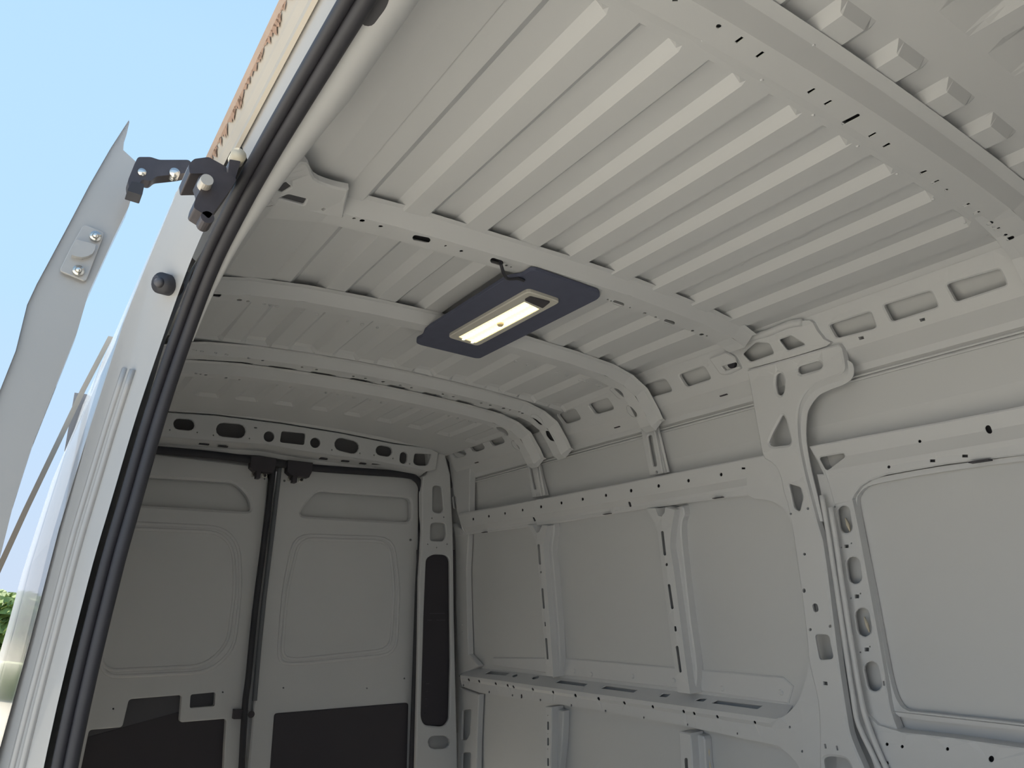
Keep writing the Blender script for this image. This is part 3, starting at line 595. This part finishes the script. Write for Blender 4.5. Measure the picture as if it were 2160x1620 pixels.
b = MB(); sheet(b, CY, [(880, 1000), (950, 1000), (955, 1160), (880, 1160)], [], off=-.06, depth=.004); sheet(b, CY, [(880, 1545), (966, 1545), (970, 1720), (870, 1720)], [], off=-.06, depth=.004); b.build('pillar_lining', SKIN, wb_)
b = MB()
for x0, x1, y in [(902, 942, 1294), (900, 912, 1308), (917, 941, 1308), (897, 906, 1442), (898, 903, 1458), (896, 901, 1474), (896, 900, 1489), (896, 899, 1505)]:
    q = on(CY, [((x0+x1)/2, y)], -.018)[0]; b.box(q, (abs(x1-x0)*.0021, .004, .002))
b.build('vent_rib', DARKSKIN, wb_)
# wall strip between corner pillar and the side wall
b = MB(); sheet(b, R, [(940, 940), (985, 962), (990, 1088), (966, 1088), (956, 1040), (950, 1000)], [(cp(957, 1050, 959, 1070, 4), .003)], off=-.012, depth=.03)
sheet(b, R, [(954, 1105), (988, 1125), (984, 1200), (988, 1380), (1010, 1405), (968, 1424), (962, 1300)], [el(969, 1178, 1), el(969, 1193, 1), el(975, 1318, 1), el(975, 1333, 1)], off=-.02, depth=.025)
sheet(b, R, [(968, 1450), (1010, 1465), (1006, 1560), (1003, 1720), (962, 1720)], [(rd([(975, 1498), (994, 1496), (991, 1545), (985, 1560), (973, 1562)], 4), .003), (rd([(974, 1588), (993, 1587), (992, 1700), (970, 1700)], 4), .003)], off=-.02, depth=.025)
b.build('corner_flange', PAINT, wb_)
# inner sheet seen through the header holes, its grey darkened to hold their shade
b = MB(); b.box((MID, 3.37, .72+H), (1.75, .01, .24)); b.build('header_shade_sheet', mat('header_hole_shade', (.22, .22, .235), .8), wb_)
b = MB(); b.box((1.84, 3.435, H-.15), (.34, .01, 2.05)); b.prism([(.08, 3.43, H-1.12), (.34, 3.43, H-1.12), (.34, 3.43, H+.83), (.20, 3.43, H+.83), (.17, 3.43, H+.72), (.11, 3.43, H+.13)], (0, .01, 0)); b.build('tail_panel', SKIN, wb_)

# rear doors (inner pressings, outer skin behind, black trim at the bottom)
DY = PY(3.36)
def rdoor(name, label, out, hs, raised, loc):
    t = empty(name, loc); tag(t, label, kind='structure')
    b = MB(); sheet(b, DY, out, hs, depth=.045, hd=.03, bev=.006); b.build('inner_panel', PAINT, t)
    b = MB()
    for P in raised:
        Q = on(DY, P, .0); b.tube(Q+[Q[0]], .007, 8, flat=.6, nrm=(0, 1, 0), cap=False)
    b.build('pressed_bead', PAINT, t, True)
    return t
wR = rd([(634, 1078), (668, 1036), (868, 1050), (868, 1102), (636, 1089)], 14)
bR = rd([(622, 1128), (830, 1135), (842, 1240), (836, 1380), (610, 1402), (586, 1392), (598, 1240)], 34)
bR2 = rd([(632, 1136), (822, 1142), (832, 1240), (824, 1370), (615, 1392), (594, 1382), (607, 1240)], 30)
d2o = pc([(594, 975), (575, 1100), (556, 1300), (536, 1480), (516, 1720)], 2)+pc([(868, 1720), (873, 1500), (880, 1300), (888, 1120), (889, 1040), (880, 1015), (862, 1005), (740, 994)], 2)
door_2 = rdoor('door_2', 'right rear door seen from inside, with window-shaped recess and black lower trim', d2o,
    [(wR, .010), el(600, 1014, 2.6), (el(866, 1139, 2.6), 0), el(598, 1451, 1.8), el(774, 1452, 1.6), el(853, 1431, 1.8), (el(530, 1507, 4.5, 6), 0)], [bR, bR2], (1.25, 3.36, .0+H))
wL = rd([(200, 990), (300, 1006), (495, 1018), (520, 1042), (530, 1064), (528, 1080), (300, 1066), (200, 1056)], 14)
bL = rd([(210, 1100), (470, 1112), (505, 1150), (508, 1240), (494, 1370), (440, 1418), (215, 1428), (200, 1250)], 34)
bL2 = rd([(215, 1112), (460, 1122), (492, 1155), (496, 1240), (480, 1360), (430, 1405), (215, 1415), (205, 1250)], 30)
d1o = pc([(190, 945), (330, 957), (560, 985)], 2)+pc([(566, 1010), (556, 1120), (538, 1280), (520, 1440), (510, 1560), (500, 1720)], 2)+[(120, 1720), (150, 1300)]
door_1 = rdoor('door_1', 'left rear door seen from inside, with window-shaped recess and rectangular cut-outs', d1o,
    [(wL, .010), el(558, 1010, 1.8), el(239, 1495, 2), el(470, 1460, 1.8), (rd([(402, 1465), (455, 1460), (453, 1490), (400, 1494)], 5), 0), (rd([(272, 1475), (384, 1466), (379, 1524), (478, 1516), (474, 1580), (468, 1720), (150, 1720), (188, 1540), (258, 1534)], 7), .003)], [bL, bL2], (.75, 3.36, .0+H))
for t, out, off in ((door_2, [(560, 960), (900, 990), (890, 1720), (500, 1720)], -.045), (door_1, [(180, 930), (580, 970), (500, 1720), (100, 1720)], -.045)):
    b = MB(); sheet(b, DY, out, [], off=off, depth=.02); b.build('outer_skin', SKIN, t)
b = MB(); sheet(b, DY, rd([(579, 1505), (862, 1482), (856, 1720), (563, 1720)], 7), [], off=.006, depth=.006); b.build('lower_trim', BLACK, door_2)
b = MB(); sheet(b, DY, [(180, 1555), (380, 1500), (500, 1500), (480, 1720), (100, 1720)], [], off=-.034, depth=.004); b.build('lower_trim', BLACK, door_1)
b = MB(); sheet(b, DY, [(250, 1455), (400, 1450), (470, 1450), (470, 1500), (396, 1530), (180, 1560), (180, 1530)], [], off=-.036, depth=.004); b.build('cutout_lining', DARKSKIN, door_1)
# latches at the top of both doors
def latch(par, x, y, lab):
    b = MB(); P = on(DY, [(x-24, y-24), (x+28, y-18), (x+26, y+2), (x+20, y+13), (x-18, y+8), (x-26, y)], .05)
    b.prism(P, (0, .045, 0)); Q = on(DY, [(x-13, y+8), (x-4, y+9), (x-6, y+24), (x-14, y+23)], .05); b.prism(Q, (0, .035, 0))
    lt = b.build('latch', BLACK, par); lt['label'] = lab
    for dx, dy in ((-19, 15), (4, 17)):
        b = MB(); P = on(DY, [(x+dx-5, y+dy-5), (x+dx+5, y+dy-4), (x+dx+4, y+dy+5), (x+dx-5, y+dy+5)], .012); b.prism(P, (0, .012, 0)); p = b.build('plate', CHROME, par)
        p.parent = lt; p.location = (0, 0, 0)
        q = on(DY, [(x+dx+.5, y+dy+1)], .018)[0]; b = MB(); b.cyl(q, q+Vector((0, .01, 0)), .006); p = b.build('screw', STEEL, par); p.parent = lt; p.location = (0, 0, 0)
latch(door_1, 555, 985, 'black latch at the top of the left rear door')
latch(door_2, 632, 994, 'black latch at the top of the right rear door')
b = MB(); Q = on(DY, [(495, 1497), (512, 1497), (508, 1517), (493, 1517)], .03); b.prism(Q, (0, .03, 0)); b.build('lock_block', BLACK, door_1)
b = MB(); q = on(DY, [(530, 1507)], .012)[0]; b.cyl(q, q+Vector((0, .012, 0)), .014, 16, .010); b.cyl(q+Vector((0, -.002, 0)), q+Vector((0, .01, 0)), .006); b.build('lock_knob', STEEL, door_2)
# black rubber seals
t = empty('door_seal', (MID, 3.35, .60+H)); tag(t, 'black rubber seal framing the rear doors along top and right side', 'door seal')
b = MB(); P = on(DY, pc([(230, 940), (330, 949), (450, 960), (560, 974), (650, 986), (740, 993), (850, 1001), (877, 1010), (889, 1030), (892, 1060), (889, 1130), (883, 1220), (877, 1400), (870, 1600), (866, 1720)], 4), .03)
b.tube(P, .017, 10, flat=.6, nrm=(0, 1, 0)); b.build('seal_bulb', RUBBER, t, True)
t2 = empty('door_seal', (.88, 3.35, .0+H)); tag(t2, 'dark rubber strip in the gap between the two rear doors', 'door seal')
b = MB(); b.tube(on(DY, pc([(577, 985), (570, 1040), (556, 1150), (538, 1290), (524, 1430), (516, 1500), (505, 1720)], 4), .022), .013, 10, nrm=(0, 1, 0)); b.build('seal_bulb', RUBBER, t2, True)
b = MB(); b.tube(on(DY, pc([(590, 985), (584, 1040), (571, 1150), (554, 1290), (541, 1430), (537, 1478)], 4), .014), .010, 10, nrm=(0, 1, 0)); b.build('seal_lip', mat('grey_rubber', (.14, .15, .17), .5), t2, True)

# ================================================================== NEAR SIDE: door opening
# path of the opening's edge (x, y, z), from above the camera round the rear corner to the sill
OP = curve([(.235, -.10, .648), (.233, .35, .648), (.231, .66, .645), (.229, .85, .640), (.226, .97, .630), (.221, 1.09, .607), (.213, 1.22, .560), (.202, 1.31, .475), (.180, 1.355, .324), (.162, 1.368, .177), (.146, 1.372, .04), (.128, 1.38, -.20), (.115, 1.385, -.60), (.11, 1.385, -1.1)], 5)
t = empty('opening_seal', tuple(OP[30]+Vector((0, 0, H)))); tag(t, 'black double rubber seal round the side door opening, curving down beside the pillar', 'door seal')
def inward(i):                              # unit vector in the YZ plane pointing away from the opening's middle
    d = (OP[min(i+1, len(OP)-1)]-OP[max(i-1, 0)]); d.x = 0; d.normalize(); return Vector((0, -d.z, d.y))
up_ = [inward(i) for i in range(len(OP))]
N = [(-u if u.z < 0 or (abs(u.z) < .3 and u.y < 0) else u) for u in up_]
def opath(dx, dn): return [q+Vector((dx, 0, H))+n_*dn for q, n_ in zip(OP, N)]
b = MB(); b.tube(opath(-.013, .003), .0085, 12, nrm=(1, 0, 0)); b.build('outer_bulb', RUBBER, t, True)
b = MB(); b.tube(opath(.004, -.001), .0105, 12, nrm=(1, 0, 0)); b.build('inner_bulb', RUBBER, t, True)
# near roof rail above the opening, its rounded lower edge catches the light
nr = empty('roof_rail', (.28, .8, .69+H)); tag(nr, 'rounded light grey roof rail above the side door opening, beside the black seal', 'roof rail')
b = MB()
secs = [(.012, .004), (.030, .003), (.046, .009), (.060, .020), (.070, .035), (.075, .052), (.073, .075), (.074, .110), (.080, .150)]
def tap(q): return 1.0 if q.y < .85 else max(0.0, 1-(q.y-.85)/.50)
rows = [[q+Vector((.014+(dx-.014)*tap(q), 0, H))+n_*(dn*tap(q)+.002) for q, n_ in zip(OP, N) if q.z > .42] for dx, dn in secs]
for A_, B_ in zip(rows, rows[1:]): b.strip(A_, B_)
o_ = b.build('rounded_edge', PAINT, nr, True)
b = MB()
for p, q in zip([(.305, .780), (.345, .800), (.40, .806)], [(.345, .800), (.40, .806), (.46, .816)]):
    b.strip([(p[0], -.1, p[1]+H), (p[0], 3.3, p[1]+H)], [(q[0], -.1, q[1]+H), (q[0], 3.3, q[1]+H)])
b.build('upper_flange', PAINT, nr)
for px in ([(768, 20), (800, -20), (820, -8), (815, 14), (800, 36), (784, 54), (764, 50)], [(588, 322), (604, 296), (618, 296), (620, 308), (612, 324), (598, 334)]):
    q = Prof([(.225, .646), (.262, .646), (.285, .656), (.300, .670), (.308, .70)], -1); b = MB()
    P = on(q, pc(px+[px[0]], 3)[:-1], .004); b.prism(P, (0, 0, .004)); b.build('access_hole', HOLE_SHADE, nr)  # hole drawn as a dark plate, its shade put into the colour
b = MB(); S_ = PZ(.80); sheet(b, PZ(.812), [(690, 258), (700, 180), (760, 120), (775, 215), (800, 240), (790, 262), (745, 262), (715, 278)], [(rd([(746, 240), (752, 234), (770, 241), (768, 248), (750, 250)], 3), 0)], depth=.004); b.build('clip_tab', PAINT, nr)
b = MB(); S2 = Prof([(.25, .70), (.31, .77), (.42, .80)], 1)
q = Prof([(.23, .66), (.27, .725), (.33, .762), (.45, .792), (.60, .800), (.8, .802)], 1)
b = MB(); sheet(b, q, pc([(578, 436), (572, 412), (592, 376), (612, 352), (648, 346), (664, 378), (700, 394), (736, 402)], 3)+[(722, 462), (650, 446)], [(rd([(587, 419), (608, 411), (648, 421), (641, 434)], 3), .003), (rd([(584, 404), (602, 384), (616, 396), (596, 408)], 3), .003), rd([(677, 441), (683, 438), (688, 441), (682, 446)], 1)], off=.006, depth=.012, bev=.004)
b.build('corner_gusset', PAINT, nr)
b = MB(); sheet(b, q, [(584, 430), (590, 385), (625, 385), (660, 420), (650, 440)], [], off=.001, depth=.001, bev=0); b.build('gusset_shade_sheet', HOLE_SHADE, nr)  # added dark backing, shade behind the gusset holes put into colour
# outer frame of the opening: step, ridge and dusty gutter
gt = empty('drip_rail', (.20, .8, .72+H)); tag(gt, 'dusty beige drip rail with rust stains along the roof edge outside', 'drip rail')
ys_ = [-.1, .5, .9, 1.2, 1.5, 2.2, 2.9, 3.44]
def lrun(sec, y0, y1, mt, name, par):
    b = MB(); Y_ = [y0+(y1-y0)*i/8 for i in range(9)]
    for p, q in zip(sec, sec[1:]): b.strip([(p[0], y, p[1]+H) for y in Y_], [(q[0], y, q[1]+H) for y in Y_])
    return b.build(name, mt, par)
lrun([(.226, .654), (.218, .668), (.2055, .690)], -.1, 1.06, WHITE, 'door_track', gt)
lrun([(.2055, .690), (.2035, .686), (.1985, .690), (.1985, .702)], -.1, 1.10, DIRTY, 'track_lip', gt)
lrun([(.1985, .702), (.1935, .718), (.1925, .724), (.183, .756), (.1835, .762), (.2, .800), (.222, .87)], -.1, 3.44, DIRTY, 'gutter', gt)
lrun([(.1822, .7572), (.1866, .7420)], .3, 1.30, mat('brown_dust', (.50, .37, .29), .9, noise=.25, nscale=40), 'brown_stain', gt)
b = MB(); random.seed(3); yy = .45          # flaking rust along the stained edge: shallow ragged flakes
while yy < 1.27:
    w_ = random.uniform(.006, .02); h_ = random.uniform(.25, 1.0)
    a = Vector((.1862, yy, .7425+H)); c_ = Vector((.1915, yy, .7245+H)); n_ = Vector((-.0012, 0, -.0006))
    tip = a.lerp(c_, h_)+Vector((0, random.uniform(-.012, .004), 0)); b.add([a+n_+Vector((0, -w_/2, 0)), a+n_+Vector((0, w_/2, 0)), tip+n_, a.lerp(c_, h_*.4)+n_+Vector((0, -w_*.9, 0))], [(0, 1, 2, 3)]); yy += w_*random.uniform(.6, 1.2)
rs = b.build('rust_flakes', RUST, gt)
# white frame of the opening behind the seal, down to the sill
of = empty('door_surround', (.12, 1.42, .1+H)); tag(of, 'white painted rear frame of the side door opening, left of the black seal', 'door frame')
b = MB(); i0 = next(i for i, q in enumerate(OP) if q.y > 1.13)
A_ = [OP[i]+Vector((-.030, 0, H))+N[i]*.012 for i in range(i0, len(OP))]
rowsF = [A_]
for f in (.35, .75, .93, 1.0):
    row = []
    for i in range(i0, len(OP)):
        q = OP[i]; n_ = N[i]; zt = q.z+n_.z*.10*f; xt = (q.x-.030)*(1-f)+xo(q.z+n_.z*.08)*f
        yt = q.y+n_.y*(.012+.075*f)+(0.0 if f < .9 else .012)
        row.append(Vector((xt, yt, zt+H+n_.z*.012)))
    rowsF.append(row)
for A2, B2 in zip(rowsF, rowsF[1:]): b.strip(A2, B2)
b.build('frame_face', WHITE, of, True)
b = MB(); L2 = rowsF[-1]; b.strip(L2, [Vector((q.x, 1.50, q.z)) for q in L2]); b.build('outer_edge', WHITE, of, True)
for fr in (.42, .62):
    b = MB(); P = [rowsF[0][i].lerp(rowsF[-2][i], fr)+Vector((-.002, -.003, 0)) for i in range(len(A_)) if rowsF[0][i].z < H+.42]
    b.tube(P, .006, 8); b.build('pressed_bead', WHITE, of, True)
# rubber buffer
g_ = ray((343, 598)); tt = 1.30/g_.y
P = Vector((g_.x*tt, 1.30, g_.z*tt+H))
t = empty('rubber_buffer', tuple(P)); tag(t, 'round black rubber buffer on the white door frame below the hinge', 'rubber buffer')
nn = Vector((-.75, -.6, -.2)).normalized()
b = MB(); b.cyl(P-nn*.03, P+nn*.006, .0185, 20); b.build('buffer_disc', RUBBER, t, True)
b = MB(); b.cyl(P+nn*.006, P+nn*.014, .009, 14, .006); b.build('centre_stud', DARKSKIN, t, True)

# ---- sliding door, pushed back along the side
DR = PY(1.44)
sd = empty('sliding_door', (-.03, 1.45, .1+H)); tag(sd, 'white sliding side door pushed back, its front edge against the sky', 'sliding door')
left = [(273, 251), (233, 313), (187, 393), (143, 477), (97, 563), (77, 600), (57, 643), (33, 740), (0, 823), (-60, 985), (-150, 1330), (-190, 1720)]
right = [(240, 500), (187, 617), (163, 700), (147, 740), (110, 833), (70, 933), (27, 1067), (0, 1173), (-30, 1320), (-50, 1720)]
top = [(262, 297), (261, 313), (287, 337), (267, 403), (277, 417), (273, 432)]
out = left[::-1]+[(274, 254), (268, 280)]+top+right
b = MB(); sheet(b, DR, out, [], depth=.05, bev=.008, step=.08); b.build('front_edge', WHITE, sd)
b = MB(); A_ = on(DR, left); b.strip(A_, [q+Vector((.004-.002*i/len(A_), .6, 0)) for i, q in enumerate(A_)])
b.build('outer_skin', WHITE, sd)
b = MB(); zz2 = [.90, .70, .52, .30, .105, -.1, -.5, -1.1]; xr = [.192, .137, .0935, .040, -.004, -.03, -.05, -.05]
b.strip([(x, 2.75, z+H) for x, z in zip(xr, zz2)], [(x-.016, 2.75, z+H) for x, z in zip(xr, zz2)])
b.strip([(x, 2.75, z+H) for x, z in zip(xr, zz2)], [(x-.004, 2.80, z+H) for x, z in zip(xr, zz2)])
b.build('rear_edge', DIRTY, sd)
b = MB(); b.strip([(x-.105, 1.5, z+H) for x, z in zip(xr, zz2)][2:], [(x-.12, 2.78, z+H) for x, z in zip(xr, zz2)][2:]); b.build('inner_skin', WHITE, sd)
b = MB(); sheet(b, DR, rd([(177, 472), (221, 490), (181, 594), (125, 571), (150, 520)], 8), [], off=.004, depth=.004, bev=.001); sp = b.build('striker_plate', WHITE, sd)
b = MB(); P = on(DR, pc([(158, 510), (196, 520), (200, 524), (194, 540), (172, 548), (150, 543)], 2), .004); b.prism(P, (0, -.012, 0)); q_ = b.build('striker_wedge', WHITE, sd); q_.parent = sp; q_.location = (0, 0, 0)
for p in ((201, 500), (165, 572)):
    q = on(DR, [p], .006)[0]; b = MB(); b.cyl(q, q+Vector((0, -.006, 0)), .0095, 16); b.cyl(q+Vector((0, -.006, 0)), q+Vector((0, -.010, 0)), .006, 12, .003); s_ = b.build('screw', CHROME, sd, True); s_.parent = sp; s_.location = (0, 0, 0)
# hinge arm from the door top to the roller in the roof track
b = MB(); HA = PY(1.36)
P = on(HA, rd([(291, 331), (318, 331), (336, 337), (398, 337), (404, 343), (402, 362), (378, 367), (330, 372), (318, 382), (300, 378), (286, 402), (272, 398), (270, 380), (284, 345)], 5)); b.prism(P, (0, .03, 0)); ha = b.build('hinge_arm', STEEL, sd)
b = MB(); P = on(HA, rd([(278, 382), (305, 388), (300, 412), (268, 402)], 3), .01); b.prism(P, (0, .035, 0)); q_ = b.build('buffer_block', RUBBER, sd); q_.parent = ha; q_.location = (0, 0, 0)
b = MB(); q = on(HA, [(300, 362)], .003)[0]; b.cyl(q, q+Vector((0, .02, 0)), .007); q = on(HA, [(369, 363)], .004)[0]; b.cyl(q, q+Vector((0, .02, 0)), .009); q_ = b.build('bolt', CHROME, sd, True); q_.parent = ha; q_.location = (0, 0, 0)
HC = PY(1.02)
b = MB(); P = on(HC, rd([(398, 346), (410, 335), (440, 331), (478, 352), (478, 372), (452, 372), (432, 366), (400, 366)], 4), .0); b.prism(P, (0, .07, 0))
P = on(HC, rd([(418, 372), (440, 362), (478, 362), (500, 378), (486, 400), (450, 450), (440, 462), (430, 452), (408, 438), (412, 420), (426, 395)], 6), .02); b.prism(P, (0, .04, 0))
P = on(HC, rd([(484, 336), (508, 340), (496, 378), (480, 378)], 3), .01); b.prism(P, (0, .05, 0))
q = on(HC, [(438, 458)], .02)[0]; b.cyl(q, q+Vector((0, .03, 0)), .009)
rc = b.build('roller_carriage', STEEL, sd)
b = MB(); q = on(HC, [(437, 379)], .035)[0]; b.cyl(q, q+Vector((0, .02, 0)), .0085, 18, .0095); q_ = b.build('roller', mat('dull_zinc', (.55, .52, .48), .5, metal=.5), sd); q_.parent = rc; q_.location = (0, 0, 0)
b = MB(); q = on(HC, [(504, 326)], .01)[0]; b.cyl(q, q+Vector((0, .02, .0)), .011, 14); q_ = b.build('guide_wheel', SEALANT, sd, True); q_.parent = rc; q_.location = (0, 0, 0)

# ================================================================== CEILING LIGHT
LZ = PZ(.789)
cl = empty('ceiling_light', (1.0, 1.6, .79+H)); tag(cl, 'lit LED strip light on a dark rectangular board between two roof bows', 'ceiling light')
b = MB(); sheet(b, LZ, rd([(878, 724), (879, 717), (892, 710), (896, 699), (908, 689), (1065, 589.5), (1077, 586), (1100, 582.5), (1118, 571), (1130, 571), (1262, 617), (1266, 625), (1260, 632), (1013, 756), (1003, 756), (887, 728)], 3, 2), [], depth=.009, bev=.001); b.build('mounting_board', BOARD, cl)
b = MB(); sheet(b, LZ, rd([(943, 712), (1008, 731), (1183, 638), (1114, 615)], 10), [(rd([(966, 711), (1003, 724), (1139, 652), (1106, 636)], 3), 0)], off=.010, depth=.010, hd=.006, bev=.003); b.build('lens_frame', LENS, cl)
b = MB(); A0, A1, B0, B1 = [LZ.pos(*LZ.uv(p, .006), .006) for p in ((966, 711), (1003, 724), (1106, 636), (1139, 652))]
nl = 36; Vv = []; Ff = []
for i in range(nl+1):
    f = i/nl; zz_ = .0022 if i % 2 else 0
    for j in range(5):
        g2 = j/4; q = A0.lerp(B0, f).lerp(A1.lerp(B1, f), g2); Vv.append(q+Vector((0, 0, -(zz_ if j in (1, 3) else 0)-.001)))
Ff = [(i*5+j, i*5+j+1, (i+1)*5+j+1, (i+1)*5+j) for i in range(nl) for j in range(4)]
b.add(Vv, Ff); ld = b.build('led_strip', LED, cl)
b = MB()
for j in (1, 3):
    for i in range(24):
        q = A0.lerp(B0, (i+.5)/24).lerp(A1.lerp(B1, (i+.5)/24), j/4)+Vector((0, 0, -.004)); b.box(q, (.007, .007, .003))
q_ = b.build('led_chips', mat('led_chip', (1, .97, .85), .4, emit=(1, .90, .58), estr=3.2), cl); q_.parent = ld; q_.location = (0, 0, 0); q_['kind'] = 'stuff'
b = MB(); sheet(b, LZ, rd([(1106, 634), (1118, 627), (1161, 638), (1145, 651)], 3), [], off=.014, depth=.006, bev=.001); b.build('switch', BLACK, cl)
q = LZ.pos(*LZ.uv((1055.5, 682.5), .012), .012); b = MB()
for i in range(5):
    a0, a1 = i*math.pi/10, (i+1)*math.pi/10
    b.tube([q+Vector((0, 0, -.010*math.sin(a0))), q+Vector((0, 0, -.010*math.sin(a1)))], [.0105*math.cos(a0), max(.0105*math.cos(a1), .0005)], 16, cap=(i == 0))
b.build('motion_sensor', mat('sensor_dome', (.55, .45, .30), .3, bump=.5, nscale=200), cl, True)
b = MB(); q0 = on(PZ(.80), [(1056, 553)])[0]; P = curve([q0+Vector((0, 0, .02)), q0, on(PZ(.785), [(1058, 562)])[0], on(PZ(.777), [(1063, 578)])[0], on(PZ(.778), [(1072, 588)])[0], on(PZ(.783), [(1092, 588)])[0], on(PZ(.785), [(1105, 592)])[0]], 6)
b.tube(P, .0042, 8); b.build('cable', RUBBER, cl, True)

# ================================================================== OUTSIDE, FAR BEHIND
def clump(name, label, cat, c, r, h, n, mt, trunk=True):
    t = empty(name, (c[0], c[1], 0)); tag(t, label, cat)
    b = MB(); rnd = random.Random(int(c[1]*10))
    for i in range(n):
        a = rnd.uniform(0, 2*math.pi); e = rnd.uniform(-1, 1); rr_ = rnd.uniform(.55, 1)**.5
        q = Vector((c[0]+r*rr_*math.cos(a)*math.sqrt(1-e*e), c[1]+r*rr_*math.sin(a)*math.sqrt(1-e*e), c[2]+h*rr_*e)); s = rnd.uniform(.12, .28)
        u = Vector((rnd.uniform(-1, 1), rnd.uniform(-1, 1), rnd.uniform(-.6, .6))).normalized(); v = u.orthogonal().normalized()
        b.add([q-u*s, q-v*s*.5, q+u*s, q+v*s*.5], [(0, 1, 2, 3)])
    b.build('foliage', mt, t)
    if trunk:
        b = MB(); b.tube([(c[0], c[1], 0), (c[0]+.1, c[1], c[2]*.6), (c[0], c[1], c[2])], [.22, .16, .08], 10); b.build('trunk', mat('bark', (.16, .11, .08), .9, noise=.3), t)
clump('tree', 'leafy green tree far behind the van, at the left edge', 'tree', (-.35, 24.5, 1.25), 1.35, .95, 1500, LEAF)
h = empty('house', (1.6, 30, 0)); tag(h, 'distant red brick house wall behind the tree', 'house')
b = MB(); b.box((1.6, 30, 1.0), (2.2, 4, 2.0)); b.build('wall', BRICK, h)
b = MB(); b.prism([(0.3, 28, 1.95), (2.9, 28, 1.95), (1.6, 28, 2.2)], (0, 4, 0)); b.build('roof', mat('roof_tiles', (.35, .16, .12), .8), h)
b = MB(); b.box((-.3, 20.0, .35), (6, .8, .7)); hd_ = b.build('hedge', HEDGE); tag(hd_, 'low green hedge under the distant tree', 'hedge')
